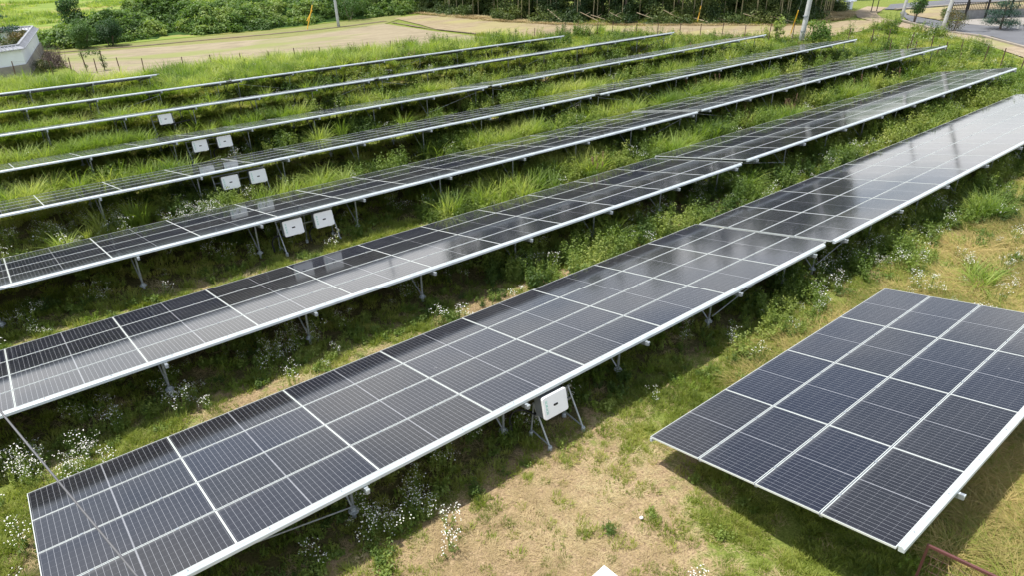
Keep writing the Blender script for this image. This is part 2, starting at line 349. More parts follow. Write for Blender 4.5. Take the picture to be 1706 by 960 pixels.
# ------------------------------------------------------------------ ground
ROWY = [1.90, 8.29, 14.58, 20.90, 27.30, 33.70, 40.0, 46.35, 52.6]
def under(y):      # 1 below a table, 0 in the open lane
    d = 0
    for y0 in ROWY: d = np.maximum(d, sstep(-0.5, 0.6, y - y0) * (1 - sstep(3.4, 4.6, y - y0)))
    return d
def greenness(x, y):
    x = np.asarray(x, float); y = np.asarray(y, float)
    g = 0.55 + (fbm(x, y, 3.0, 1) - 0.5) * 1.3 + 0.3 * sstep(16, 24, y)
    tanA = np.exp(-(((x - 6.2) / 3.6) ** 2 + ((y - 6.2) / 1.9) ** 2))
    g = g - 0.75 * tanA
    g = g + 0.40 * np.exp(-(((x - 13.5) / 3.2) ** 2 + ((y - 7.6) / 0.9) ** 2)) + 0.9 * np.exp(-(((x - 9.3) / 1.5) ** 2 + ((y - 3.3) / 1.9) ** 2)) + 0.5 * np.exp(-(((x - 10.6) / 1.6) ** 2 + ((y - 6.8) / 1.0) ** 2)) + 0.6 * sstep(-1.0, -2.2, x) * (y > 6)
    dryR = sstep(12, 17, x + 0.4 * y) * (1 - sstep(6.2, 7.6, y)) * sstep(11.5, 14, x)
    g = g - 0.35 * dryR
    lane1 = np.exp(-((y - 13.1) / 0.5) ** 2) * (1 - sstep(14, 19, x)) * sstep(1, 4, x)
    lane2 = np.exp(-((y - 19.7) / 0.5) ** 2) * (1 - sstep(14, 18, x)) * sstep(5, 7, x)
    g = g - 0.75 * lane1 - 0.45 * lane2
    return np.clip(g, 0, 1)
def grid(name, x0, x1, y0, y1, step, mat, zf, attr=False):
    xs = np.arange(x0, x1 + step / 2, step); ys = np.arange(y0, y1 + step / 2, step)
    XX, YY = np.meshgrid(xs, ys); nx, ny = len(xs), len(ys)
    V = np.stack([XX.ravel(), YY.ravel(), zf(XX, YY).ravel()], 1)
    i = np.arange(nx - 1)[None, :] + nx * np.arange(ny - 1)[:, None]; i = i.ravel()
    F = np.stack([i, i + 1, i + nx + 1, i + nx], 1)
    me = np_mesh(name, V, F, mat, smooth=True)
    if attr:
        a = me.attributes.new('cover_shade', 'FLOAT_VECTOR', 'POINT')
        gr = greenness(V[:, 0], V[:, 1]); table_shade = under(V[:, 1]) * 0.75 * (1 - 0.5 * (V[:, 1] < 6.5)) + 0.1
        far = sstep(56, 60, V[:, 1]); 
        gr = gr * (1 - far) + 0.75 * far; table_shade = table_shade * (1 - far)
        a.data.foreach_set('vector', np.stack([gr, table_shade, table_shade * 0], 1).astype(np.float32).ravel())
    o = link(name, me); tag(o, kind='structure'); return o
def zg(X, Y):
    near = 1 - sstep(58, 66, Y)
    return gz(X, Y) + (fbm(X, Y, 1.6, 5, 4) - 0.5) * 0.14 * near
def zouter(X, Y): return gz(X, Y) - 0.06 - 0.0 * X
def ground():
    # one sheet, fine where the camera looks closely and coarse out to the horizon
    ax = np.concatenate([[-900, -400, -150, -60, -25], np.arange(-12, 34, 0.25), np.arange(34, 75, 0.6), [76, 80, 90, 110, 150, 250, 500, 1200]])
    ay = np.concatenate([[-400, -150, -60, -25, -12], np.arange(-6, 26, 0.25), np.arange(26, 66, 0.6), [67, 70, 80, 95, 120, 160, 250, 500, 1300]])
    XX, YY = np.meshgrid(ax, ay); nx, ny = len(ax), len(ay)
    V = np.stack([XX.ravel(), YY.ravel(), zg(XX, YY).ravel()], 1)
    i = (np.arange(nx - 1)[None, :] + nx * np.arange(ny - 1)[:, None]).ravel()
    F = np.stack([i, i + 1, i + nx + 1, i + nx], 1)
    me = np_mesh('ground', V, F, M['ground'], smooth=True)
    a = me.attributes.new('cover_shade', 'FLOAT_VECTOR', 'POINT')
    gr = greenness(V[:, 0], V[:, 1]); table_shade = under(V[:, 1]) * 0.8 * sstep(-6, -2, V[:, 0]) * (1 - sstep(60, 64, V[:, 0])) * sstep(6.5, 8, V[:, 1]) + 0.05  # second channel darkens the soil colour below the tables, as painted shade
    far = sstep(55, 60, V[:, 1]); gr = gr * (1 - far) + 0.8 * far; table_shade = table_shade * (1 - far)
    a.data.foreach_set('vector', np.stack([gr, table_shade, table_shade * 0], 1).astype(np.float32).ravel())
    o = link('ground', me); tag(o, kind='structure')
ground()
def sheet(name, poly, mat, dz, thick=0.0, kind='structure'):
    from mathutils.geometry import tessellate_polygon
    pts = []
    for i, (a, b) in enumerate(zip(poly, poly[1:] + poly[:1])):      # finer edges, slightly uneven
        L = math.hypot(b[0] - a[0], b[1] - a[1]); k = max(1, int(L / 2.5))
        for j in range(k):
            t = j / k; w = 0.12 if thick == 0 else 0.0
            pts.append((a[0] + (b[0] - a[0]) * t + rnd.uniform(-w, w), a[1] + (b[1] - a[1]) * t + rnd.uniform(-w, w)))
    v = [Vector((x, y, float(gz(x, y)) + dz)) for x, y in pts]
    tri = tessellate_polygon([v]); n = len(v)
    mb = MB()
    area = sum(a[0] * b[1] - a[1] * b[0] for a, b in zip(pts, pts[1:] + pts[:1]))
    fs = []
    for t in tri:
        a, b, c = (v[i] for i in t)
        fs.append(t if (b - a).cross(c - a).z > 0 else tuple(reversed(t)))
    mb.add(v, fs)
    if thick:
        low = [p - Vector((0, 0, thick)) for p in v]
        mb.add(v + low, [((i + 1) % n, i, n + i, n + (i + 1) % n) if area > 0 else (i, (i + 1) % n, n + (i + 1) % n, n + i) for i in range(n)])
    o = mb.build(name, mat); tag(o, kind=kind); return o
def strip(pts, w):   # polyline to polygon of width w
    P = [Vector((x, y)) for x, y in pts]; L = []; Rr = []
    for i, p in enumerate(P):
        d = (P[min(i + 1, len(P) - 1)] - P[max(i - 1, 0)]).normalized(); nn = Vector((-d.y, d.x))
        L.append(tuple(p + nn * w / 2)); Rr.append(tuple(p - nn * w / 2))
    return L + Rr[::-1]
sheet('meadow', [(-40, 82), (8, 82), (17, 82), (32, 82), (46, 84.5), (52, 95), (60, 125), (240, 400), (-300, 400)], M['farfield'], 0.03)
sheet('verge', [(6, 76.5), (16.2, 76.0), (29.7, 73.8), (42.6, 77.0), (46.5, 80.0), (50.8, 86.5), (46.6, 84.0), (32.2, 81.0), (16.9, 81.4), (7, 81.6)], M['verge'], 0.05)
sheet('bare_field', [(8.6, 60), (8.3, 78.4), (16.1, 77.0), (29.7, 74.3), (42.9, 77.4), (43.6, 68.0), (45.4, 59), (46.2, 55.2), (30, 58), (16, 60.5)], M['bare'], 0.07)
sheet('furrow', strip([(7.5, 80.0), (16.5, 78.7), (23, 78.4), (31.2, 77.9), (38, 78.2), (44.3, 79.4)], 0.5), M['furrow'], 0.09)
sheet('tan_field', [(46.7, 81.5), (51.0, 82.2), (53.5, 75.5), (54.6, 68), (59.5, 61.4), (70.5, 49.4), (76, 41.5), (84, 40.5), (84.5, 37.5), (80, 35), (66.5, 35.5), (64.8, 37), (61, 44), (57, 50), (52.6, 55.2), (47.0, 56.4), (44.8, 68)], M['bare2'], 0.07)
sheet('ditch', strip([(44.2, 77.5), (44.4, 70), (46.2, 62), (46.9, 57)], 0.35), M['furrow'], 0.10)

# ------------------------------------------------------------------ roads
sheet('dirt_path', strip([(100, 45.5), (92.2, 43.4), (87.3, 40.4), (82.4, 34.4), (78.0, 28.3), (75.2, 23.0), (68.6, 17.6), (62, 13.5), (52, 8)], 2.6), M['path'], 0.08)
sheet('road', [(98.5, 41.4), (94.1, 40.0), (86.6, 35.6), (80.6, 29.4), (78.8, 24.6), (72.6, 18.6), (62, 11), (45, 2), (50, -6), (70, 6), (84, 17), (96, 23), (102, 26.5), (98, 30.5), (90.8, 30.2), (88.4, 33.0), (92.4, 38.4), (97.5, 40.5)], M['asphalt'], 0.11)
sheet('side_road', [(97.0, 43.2), (99.5, 40.3), (106.7, 39.4), (125, 34), (160, 22), (162, 28), (126, 41), (113.6, 43.2), (104, 45.6)], M['asphalt'], 0.115)
sheet('road_kerb', strip([(86.6, 36.6), (85.9, 35.9), (79.9, 29.6), (78.1, 24.9), (72.0, 18.9), (61, 11.6), (45, 3.4)], 0.35), M['kerb'], 0.22, 0.15)
sheet('driveway', [(87.0, 28.6), (86.9, 27.2), (99, 21), (104, 24), (95.5, 30.2), (90.8, 31.4), (87.6, 31.0)], M['paving'], 0.13)
sheet('pale_kerb', strip([(97.5, 42.0), (106.7, 39.1), (125, 33.2)], 0.5), M['kerb'], 0.24, 0.15)
sheet('dry_lot', [(92.2, 38.0), (98.0, 41.2), (106.5, 38.5), (124, 32.5), (120, 26), (99.5, 31.0), (91.0, 33.4), (89.4, 33.6)], M['bare2'], 0.12)

# ------------------------------------------------------------------ solar tables
PX = 2.4435; PY = 1.1575; TILT = R(11.28); PL, PW = 2.436, 1.134
def panel_meshes():
    a = MB(); hx, hy = PL / 2 - 0.010, PW / 2 - 0.010
    a.box((-hx, -hy, -0.010), (hx, hy, -0.004))
    lam = a.mesh('laminate', [M['cells'], M['back']])
    for p in lam.polygons:
        if p.normal.z < 0.5: p.material_index = 1
    f = MB(); X, Y = PL / 2, PW / 2; w = 0.0115
    f.box((-X, -Y, -0.035), (X, -Y + w, 0.0)); f.box((-X, Y - w, -0.035), (X, Y, 0.0))
    f.box((-X, -Y + w, -0.035), (-X + w, Y - w, 0.0)); f.box((X - w, -Y + w, -0.035), (X, Y - w, 0.0))
    jb = f.mesh('frame', M['frame'])
    return lam, jb
LAM, FRM = panel_meshes()
def post_meshes():
    r = {}
    b = MB(); b.tube((0, 0, -0.35), (0, 0, 0.16), 0.038, n=10); b.lathe([(0.10, 0.155), (0.10, 0.175)], n=14); b.lathe([(0.055, 0.176), (0.05, 0.235), (0.03, 0.24)], n=12)
    for k in range(4):
        t = k * math.pi / 2 + 0.5; b.tube((0.075 * math.cos(t), 0.075 * math.sin(t), 0.176), (0.075 * math.cos(t), 0.075 * math.sin(t), 0.205), 0.012, n=6)
    r['foot'] = b.mesh('screw_foot', M['zinc']); return r
PM = post_meshes()
def solar_table(ncol, x0, y0, z0, slope, label, joint_left=False, beams=None, xbrace=()):
    g0 = float(gz(x0, y0)); root = empty('solar_table', (x0, y0, g0), label, 'solar array', 'rows of tilted solar panel tables')
    ct, st = math.cos(TILT), math.sin(TILT); xd = Vector((1, 0, slope)).normalized(); yd = Vector((0, ct, -st)); zd = xd.cross(yd).normalized(); yd = zd.cross(xd).normalized()
    O = Vector((0, 0, z0 - g0))
    B = Matrix.Identity(4)
    for i in range(3): B[i][0] = xd[i]; B[i][1] = yd[i]; B[i][2] = zd[i]; B[i][3] = O[i]
    L = ncol * PX
    rr = random.Random(int(x0 * 31 + y0 * 7))
    rowt = [rr.gauss(0, 0.10) for _ in range(4)]
    for c in range(ncol):
        colt = rr.gauss(0, 0.05)
        for r in range(4):
            T = B @ Matrix.Translation(((c + 0.5) * PX, (r + 0.5) * PY, 0)) @ Euler((R(rowt[r] + rr.gauss(0, 0.07)), R(colt + rr.gauss(0, 0.05)), 0)).to_matrix().to_4x4()
            p = link('solar_panel', LAM, root, matrix=T); link('frame', FRM, p)
    # rails along the row
    mb = MB(); pr = [(0.0095, -0.006), (-0.046, -0.006), (-0.050, -0.014), (-0.080, -0.044), (-0.080, -0.096), (-0.074, -0.101), (0.0095, -0.101)]
    mb.add([(x_, a_, b_) for x_ in (0.07, L - 0.20) for a_, b_ in pr], [tuple(range(7)), tuple(reversed(range(7, 14)))] + [((k_ + 1) % 7, k_, 7 + k_, 7 + (k_ + 1) % 7) for k_ in range(7)])
    k = 0.5
    while k < L: mb.tube((k, -0.030, -0.006), (k, -0.030, 0.006), 0.012, n=6, mi=1); k += 1.22
    o = mb.build('edge_rail', [M['alu'], M['steel']], root, matrix=B)
    for j in range(1, 4):
        mb = MB(); mb.box((0.03, j * PY - 0.026, -0.085), (L - 0.02, j * PY + 0.026, -0.0365)); mb.box((0.0, j * PY - 0.0085, -0.0360), (L, j * PY + 0.0085, -0.016))
        k = 0.6
        while k < L: mb.box((k, j * PY - 0.022, -0.003), (k + 0.05, j * PY + 0.022, 0.004), 0); k += 1.22
        mb.build('rail', [M['beam'], M['alu']], root, matrix=B)
    mb = MB(); mb.box((-0.01, 4 * PY - 0.05, -0.10), (L + 0.01, 4 * PY - 0.005, -0.037)); mb.build('rail', M['alu'], root, matrix=B)
    if beams is None:
        nb = int(L / 3.5) + 1; beams = [0.62 + i * (L - 1.24) / (nb - 1) for i in range(nb)]
    for bx in beams:
        mb = MB(); mb.box((bx - 0.03, -0.16, -0.215), (bx + 0.03, 4 * PY - 0.25, -0.120))
        mb.box((bx - 0.034, -0.175, -0.150), (bx + 0.034, -0.161, -0.122), 1)
        mb.box((bx - 0.034, -0.10, -0.1195), (bx + 0.034, 0.0, -0.1185), 1)
        mb.build('beam', [M['beam'], M['alu']], root, matrix=B)
        for yy, nm in ((0.72, 'front_post'), (3.75, 'rear_post')):
            top = B @ Vector((bx, yy, -0.17)); wx, wy = x0 + top.x, y0 + top.y; gg = float(gz(wx, wy)) - g0
            base = Vector((top.x + 0.03, top.y, gg))
            q = MB(); q.tube(base + Vector((0, 0, 0.17)), (base.x, base.y, top.z + 0.03), 0.027, n=8)
            q.box((base.x - 0.033, base.y - 0.05, top.z - 0.05), (base.x + 0.033, base.y + 0.05, top.z + 0.06))
            po = q.build(nm, M['steel'], root)
            ft = link('screw_foot', PM['foot'], po, matrix=Matrix.Translation(base))
            sgn = 1 if yy < 2 else -1
            if abs(sgn):
                e = B @ Vector((bx, yy + sgn * 0.95, -0.18)); q = MB()
                q.tube(base + Vector((0, 0.03 * sgn, 0.21)), e, 0.019, n=7); q.build('brace', M['steel'], root)
    for (ia, ib, up) in xbrace:
        a, b_ = beams[ia], beams[ib]
        pa = B @ Vector((a + .03, 0.66, -0.3)); pb = B @ Vector((b_ + .03, 0.66, -0.3))
        ga = float(gz(x0 + pa.x, y0 + pa.y)) - g0 + 0.35; 
        if up: pa = Vector((pa.x, pa.y, ga))
        else: pb = Vector((pb.x, pb.y, ga))
        q = MB(); q.tube(pa, pb, 0.015, n=7); q.build('diagonal_rod', M['steel'], root)
    return root
solar_table(4, 8.635, 1.906, 1.976, -0.0042, 'short solar table of four panel columns standing alone at lower right', beams=[2.0, 5.2, 8.6])
solar_table(8, -1.150, 8.305, 1.750, 0.0033, 'nearest long panel table, its left end in the bottom left corner', beams=[1.05, 4.55, 8.07, 11.6, 15.15, 18.7], xbrace=((0, 1, False), (4, 5, True)))
solar_table(12, 18.450, 8.20, 1.860, 0.0050, 'right hand table of the nearest long row, reflecting bright sky', xbrace=((0, 1, True), (7, 8, True)))
solar_table(12, 23.62 - 24.45 - 4.95, 14.583, 1.650, -0.0012, 'left hand table of the second long row, cut by the left edge', xbrace=((0, 1, True), (10, 11, True)) if False else ((0, 1, True),))
solar_table(12, 23.68, 14.583, 1.690, 0.0010, 'right hand table of the second long row, just past its joint', xbrace=((0, 1, False), (7, 8, True)))
solar_table(14, -0.281 - 2 * 2.4435, 20.906, 1.678, -0.0016, 'left hand table of the third row, with two inverters under its edge', xbrace=((8, 9, True),))
solar_table(12, 29.14, 20.906, 1.67, 0.0048, 'right hand table of the third long row near the road', xbrace=((0, 1, False), (6, 7, True)))
solar_table(12, 1.3262 - 2.4435, 27.30, 1.592, -0.0010, 'left hand table of the fourth row, above the two inverters by the tall grass', xbrace=((7, 8, True),))
solar_table(12, 28.40, 27.30, 1.53, 0.0050, 'right hand table of the fourth row, ending below the big concrete pole', xbrace=((0, 1, False),))
solar_table(12, 25.62 - 29.42, 33.70, 1.395, -0.0006, 'left hand table of the fifth row, seen almost edge on', xbrace=((7, 8, True),))
solar_table(12, 25.62, 33.70, 1.40, 0.0085, 'right hand table of the fifth row, seen almost edge on', xbrace=((0, 1, False), (6, 7, True)))
solar_table(12, 21.37 - 29.42, 40.0, 1.43, 0.0005, 'left hand table of the sixth row, with one inverter beneath', xbrace=((7, 8, True),))
solar_table(12, 21.37, 40.0, 1.46, 0.0050, 'right hand table of the sixth row, a pale line over tall grass', xbrace=((0, 1, False), (3, 4, True), (7, 8, True)))
solar_table(12, 14.21 - 29.42, 46.35, 1.28, 0.001, 'left hand table of the seventh row, thin white line at the far left', xbrace=((6, 7, True),))
solar_table(12, 14.21, 46.35, 1.31, 0.0011, 'right hand table of the seventh row, last before the bare field', xbrace=((0, 1, False), (8, 9, True) if False else (3, 4, True), (6, 7, True)))
solar_table(12, 11.5 - 29.32, 52.6, 1.15, 0.001, 'rearmost short looking table at the upper left by the walled garden')

# ------------------------------------------------------------------ inverters and stands
def inverter(loc, rz, label, scale=1.0, hood=False):
    root = empty('inverter', loc, label, 'inverter', 'white inverters under the panel rows', rz)
    w, h, d = 0.64 * scale, 0.50 * scale, 0.27 * scale
    T = Matrix.Rotation(R(-13), 4, 'X')
    b = MB(); b.box((-w / 2 + 0.02, 0.02, -h + 0.02), (w / 2 - 0.02, d, -0.015), 0, T)
    for k in range(13):
        xx = -w / 2 + 0.05 + k * (w - 0.1) / 12; b.box((xx - 0.004, d, -h + 0.06), (xx + 0.004, d + 0.04, -0.05), 0, T)
    b.build('housing', M['grey_box'], root, bevel=0.008)
    b = MB(); n = 6; rad = 0.045; prof = []
    for cx, cz, a0 in ((w / 2 - rad, -rad, 0), (-w / 2 + rad, -rad, 90), (-w / 2 + rad, -h + rad, 180), (w / 2 - rad, -h + rad, 270)):
        for k in range(n): a = R(a0 + 90 * k / (n - 1)); prof.append((cx + rad * math.cos(a), cz + rad * math.sin(a)))
    N = len(prof); fr = [T @ Vector((x * 0.985, -0.035, (z + h / 2) * 0.98 - h / 2)) for x, z in prof]; md = [T @ Vector((x, -0.022, z)) for x, z in prof]; bk = [T @ Vector((x, 0.018, z)) for x, z in prof]
    fs = [tuple(range(N)), tuple(reversed(range(2 * N, 3 * N)))] + [((k + 1) % N, k, N + k, N + (k + 1) % N) for k in range(N)] + [(N + (k + 1) % N, N + k, 2 * N + k, 2 * N + (k + 1) % N) for k in range(N)]
    b.add(fr + md + bk, fs); b.build('front_cover', M['white_box'], root)
    b = MB(); sx_ = w * 0.095; cx, cz = 0.0, -h * 0.5; n = 16
    ring = lambda y, s: [T @ Vector((cx + (0.035 * (1 if math.cos(t) > 0 else -1) + 0.022 * math.cos(t)) * s, y, cz + 0.022 * math.sin(t) * s)) for t in [2 * math.pi * (k + .5) / n for k in range(n)]]
    b.add(ring(-0.043, 1) + ring(-0.035, 1.05), [tuple(range(n))[::-1]] + [(k, (k + 1) % n, n + (k + 1) % n, n + k) for k in range(n)])
    b.build('display', M['black'], root)
    b = MB(); x1 = -w / 2 + 0.085
    # upright green lettering too small to read : a column of little strokes
    zz = -h * 0.16
    for k in range(8):
        hh = h * 0.058; b.box((x1 - 0.022, -0.0375, zz - hh), (x1 - 0.014, -0.0352, zz), 0, T)
        b.box((x1 - 0.0139, -0.0375, zz - hh * (0.35 if k % 2 else 1)), (x1 + 0.016, -0.0352, zz - hh * (0.05 if k % 2 else 0.72)), 0, T); b.box((x1 + 0.0161, -0.0375, zz - hh), (x1 + 0.022, -0.0352, zz - hh * (0.4 if k % 3 else 0)), 0, T)
        zz -= h * 0.080
    b.build('logo', M['green'], root)
    b = MB()
    for xx in (-0.12, -0.05, 0.02): b.tube(T @ Vector((xx, 0.10, -h + 0.02)), T @ Vector((xx, 0.10, -h - 0.035)), 0.017, n=8)
    b.build('cable_gland', M['black'], root)
    b = MB(); b.box((w * 0.20, 0.02, -h - 0.025), (w * 0.38, 0.09, -h + 0.019), 0, T); b.build('bottom_port', M['white_box'], root, bevel=0.006)
    return root
def stand(xa, xb, yf, H, label, mid=True, cap=False):
    """two frames of an inclined front leg and an upright rear leg, joined by two cross bars"""
    zb = float(gz(xa, yf)); root = empty('inverter_stand', ((xa + xb) / 2, yf + 0.3, zb), label, 'equipment stand', 'galvanised inverter stands')
    w = (xb - xa) / 2; top = H
    xs = [-w, w] + ([0.0] if mid else [])
    for i, x in enumerate(xs):
        if i < 2:
            q = MB(); q.tube((x, -0.30, 0.08), (x - 0.03, 0.20, top), 0.021, n=8); lg = q.build('front_leg', M['steel'], root)
            q = MB(); q.lathe([(0.042, -0.02), (0.05, 0.01), (0.046, 0.10), (0.034, 0.12)], (x, -0.305, 0), 12); q.build('foot_cup', M['zinc'], lg)
        q = MB(); q.tube((x, 0.30, 0.08), (x, 0.22, top - 0.04), 0.019, n=8); lg = q.build('rear_leg', M['steel'], root)
        q = MB(); q.lathe([(0.042, -0.02), (0.05, 0.01), (0.046, 0.10), (0.034, 0.12)], (x, 0.30, 0), 12); q.build('foot_cup', M['zinc'], lg)
        if i < 2:
            q = MB(); q.tube((x, -0.27, 0.12), (x, 0.29, 0.17), 0.017, n=7); q.build('tie_bar', M['steel'], root)
    for zz, yy in ((top - 0.03, 0.17), (top - 0.30, 0.10)):
        q = MB(); q.box((-w - 0.05, yy, zz - 0.022), (w + 0.05, yy + 0.04, zz + 0.022)); q.build('cross_bar', M['steel'], root)
    if cap:
        q = MB(); q.lathe([(0.05, -0.045), (0.062, -0.02), (0.055, 0.03), (0.028, 0.045)], (-w, 0.08, top - 0.02), 10); q.tube((-w, 0.06, top - 0.03), (-w + 0.10, 0.0, top - 0.05), 0.024, n=8); q.build('white_cap', M['white_box'], root, smooth=True)
    return root
def cable(name, pts, r, mat, label, parent=None):
    # smooth curve through the points
    P = [Vector(p) for p in pts]; P = [P[0] * 2 - P[1]] + P + [P[-1] * 2 - P[-2]]; out_ = []
    for i in range(1, len(P) - 2):
        for k in range(6):
            t = k / 6; a, b, c, d = P[i - 1], P[i], P[i + 1], P[i + 2]
            out_.append(0.5 * ((2 * b) + (c - a) * t + (2 * a - 5 * b + 4 * c - d) * t * t + (3 * b - a - 3 * c + d) * t ** 3))
    out_.append(P[-2]); q = MB(); q.path(out_, r, 7); return q.build(name, mat, parent, smooth=True)
def cables_from(inv, x, y, ztop, px, py, n=3):
    lx, ly, lz = inv.location; 
    for k in range(n):
        o = 0.022 * k
        cable('cable', [(x - lx - 0.12 + 0.07 * k, y - ly + 0.10, ztop - lz), (x - lx - 0.14 + 0.06 * k, y - ly + 0.16, ztop - lz - 0.14), (px - lx + 0.25 + o, py - ly - 0.15, ztop - lz - 0.08 - o), (px - lx + 0.07 + o, py - ly - 0.05 + o, ztop - lz - 0.30),
                        (px - lx + 0.09 + o, py - ly - 0.03, float(gz(px, py)) - lz + 0.05)], 0.014, M['rubber'], None, inv)
# nearest row : one inverter
stand(7.42, 8.38, 8.02, 0.95, 'galvanised tube stand holding the single inverter of the nearest row', mid=False, cap=True)
i1 = inverter((7.61, 8.17, 1.635), 0, 'largest looking white inverter, at the edge of the nearest panel row'); cables_from(i1, 7.62, 8.17, 1.09, 7.0, 8.95, 4)
# third row
stand(7.20, 9.18, 21.1, 1.12, 'stand with two inverters under the third row, on short dry grass')
for x, l in ((7.52, 'left one of the two white inverters under the third row'), (8.62, 'right one of the two white inverters under the third row')):
    v = inverter((x, 21.02, 1.40), 0, l, 1.05); cables_from(v, x, 21.02, 0.87, 6.85 if x < 8 else 8.2, 21.6, 3)
stand(7.16, 9.22, 27.55, 1.12, 'stand with two inverters under the fourth row, grass growing round it')
for x, l in ((7.62, 'left one of the two white inverters under the fourth row'), (8.74, 'right one of the two white inverters under the fourth row')):
    v = inverter((x, 27.42, 1.25), 0, l, 1.05); cables_from(v, x, 27.42, 0.72, 6.9 if x < 8 else 8.3, 28.0, 3)
stand(7.96, 9.98, 33.95, 1.10, 'stand with two inverters under the fifth row, in deep shade')
for x, l in ((8.38, 'left one of the two white inverters under the fifth row'), (9.52, 'right one of the two white inverters under the fifth row')):
    v = inverter((x, 33.82, 1.17), 0, l, 1.05); cables_from(v, x, 33.82, 0.64, 7.7 if x < 9 else 9.0, 34.4, 3)
stand(8.00, 9.05, 40.3, 1.22, 'narrow stand with one inverter under the sixth row', mid=False)
v = inverter((8.52, 40.15, 1.20), 0, 'farthest white inverter, alone under the sixth row', 1.05); cables_from(v, 8.52, 40.15, 0.68, 9.6, 40.8, 3)
#@@PART2@@
# ------------------------------------------------------------------ fences
def fence(pts, hs, label, wires=(0.35, 0.8, 1.15), every=None):
    zb = float(gz(*pts[0])); root = empty('wire_fence', (pts[0][0], pts[0][1], zb), label, 'fence'); rr = random.Random(len(pts))
    tops = []
    for (x, y), h in zip(pts, hs):
        z = float(gz(x, y)) - zb; lx, ly = x - pts[0][0], y - pts[0][1]; dx, dy = rr.uniform(-.08, .08), rr.uniform(-.08, .08)
        q = MB(); q.tube((lx, ly, z - 0.2), (lx + dx, ly + dy, z + h), 0.042, 0.036, n=6); q.build('fence_post', M['rust'], root)
        tops.append([Vector((lx + dx * k / h, ly + dy * k / h, z + k * h / 1.2)) for k in wires])
    for w in range(len(wires)):
        q = MB()
        for a, b in zip(tops, tops[1:]): q.tube(a[w], b[w], 0.006, n=4, cap=False)
        q.build('wire', M['wire'], root)
    return root
fence([(4.3, 66.4), (6.9, 67.3)], [1.5, 1.3], 'short piece of rusty wire fence before the white garden wall')
fence([(8.1, 66.5), (9.7, 65.3), (11.2, 64.2), (12.7, 63.1), (15.3, 61.3), (17.3, 60.4), (19.6, 60.0), (21.7, 59.5), (23.9, 59.1), (25.9, 58.6), (30.2, 57.8), (32.2, 57.3), (34.3, 56.8), (36.4, 56.3), (38.5, 55.8), (40.4, 55.4), (42.7, 55.1), (44.9, 54.8), (46.8, 54.3), (50.6, 53.9)],
      [1.35, 1.25, 1.3, 1.2, 1.25, 1.3, 1.25, 1.2, 1.3, 1.2, 1.25, 1.25, 1.2, 1.25, 1.2, 1.25, 1.3, 1.3, 1.3, 1.5], 'long thin wire fence on rusty rods along the bare field')
fence([(51.6, 53.0), (52.9, 51.6), (53.9, 50.4), (55.2, 48.4), (56.4, 46.6), (57.6, 44.8), (58.4, 43.0), (59.4, 41.2), (60.2, 39.2), (61.4, 37.4), (62.6, 35.7), (64.0, 33.6), (64.6, 31.4), (64.8, 29.4), (65.2, 28.1), (65.0, 26.1), (64.7, 24.3), (63.4, 21.6), (60.9, 19.0), (60.5, 17.7), (59.8, 16.2), (57.6, 13.4), (55.0, 10.6)],
      [1.7, 1.6, 1.6, 1.7, 1.6, 1.55, 1.6, 1.7, 1.6, 1.75, 1.9, 1.6, 1.55, 1.6, 1.7, 1.6, 1.5, 1.6, 1.6, 1.6, 1.5, 1.5, 1.5], 'rusty rod fence that bends round the row ends beside the road')
fence([(62.4, 24.6), (61.6, 22.6), (60.0, 24.2), (62.4, 26.6), (63.3, 22.6), (59.2, 20.0)], [1.3, 1.25, 1.3, 1.2, 1.3, 1.2], 'loose cluster of rusty stakes in the bright grass by the row ends', wires=(0.5,))

# ------------------------------------------------------------------ poles
def pole(x, y, h, r0, r1, mat, label, lean=(0, 0), dz=0.0, bands=0):
    z = float(gz(x, y)) + dz; root = empty('utility_pole', (x, y, z), label, 'utility pole')
    q = MB(); n = 8; pts = [(lean[0] * k / n, lean[1] * k / n, -0.3 + (h + 0.3) * k / n) for k in range(n + 1)]
    q.path(pts, [r0 + (r1 - r0) * k / n for k in range(n + 1)], 14); q.build('shaft', mat, root, smooth=True)
    q = MB(); hz = h - 0.6; q.box((lean[0] - 0.9, lean[1] - 0.04, hz - 0.04), (lean[0] + 0.9, lean[1] + 0.04, hz + 0.04)); q.build('cross_arm', M['steel'], root)
    for xx in (-0.8, 0.0, 0.8):
        q = MB(); q.lathe([(0.03, 0.04), (0.05, 0.08), (0.03, 0.12), (0.05, 0.16), (0.02, 0.2)], (lean[0] + xx, lean[1], hz), 10); q.build('insulator', M['white_box'], root)
    for b in range(bands):
        q = MB(); q.lathe([(r0 * 1.03, 0), (r0 * 1.03, 0.1)], (lean[0] * .1, lean[1] * .1, 1.1 + b * 1.3), 14); q.build('steel_band', M['steel'], root)
    return root
pole(62.8, 34.9, 11, 0.24, 0.15, M['concrete'], 'thick concrete pole rising behind the end of the fourth row', (0.35, -0.25), bands=2)
pole(79.2, 29.2, 11, 0.19, 0.15, M['concrete'], 'pale concrete pole at the road edge next to the round grey bush', (0.3, -0.7), dz=0.1)
pole(87.6, 36.9, 10, 0.19, 0.12, M['concrete'], 'farther concrete pole where the dirt path meets the road', (0.1, -0.4), dz=0.1)
pole(37.5, 78.4, 10, 0.17, 0.11, M['polegrey'], 'grey pole standing on the verge of the bare field', (-0.3, 0.0))
pole(95.6, 50.5, 8, 0.15, 0.11, M['polegrey'], 'left one of two slim grey poles among the bushes at the wood edge')
pole(94.1, 48.3, 8, 0.12, 0.08, M['polegrey'], 'right one of two slim grey poles among the bushes at the wood edge', (0.3, 0))
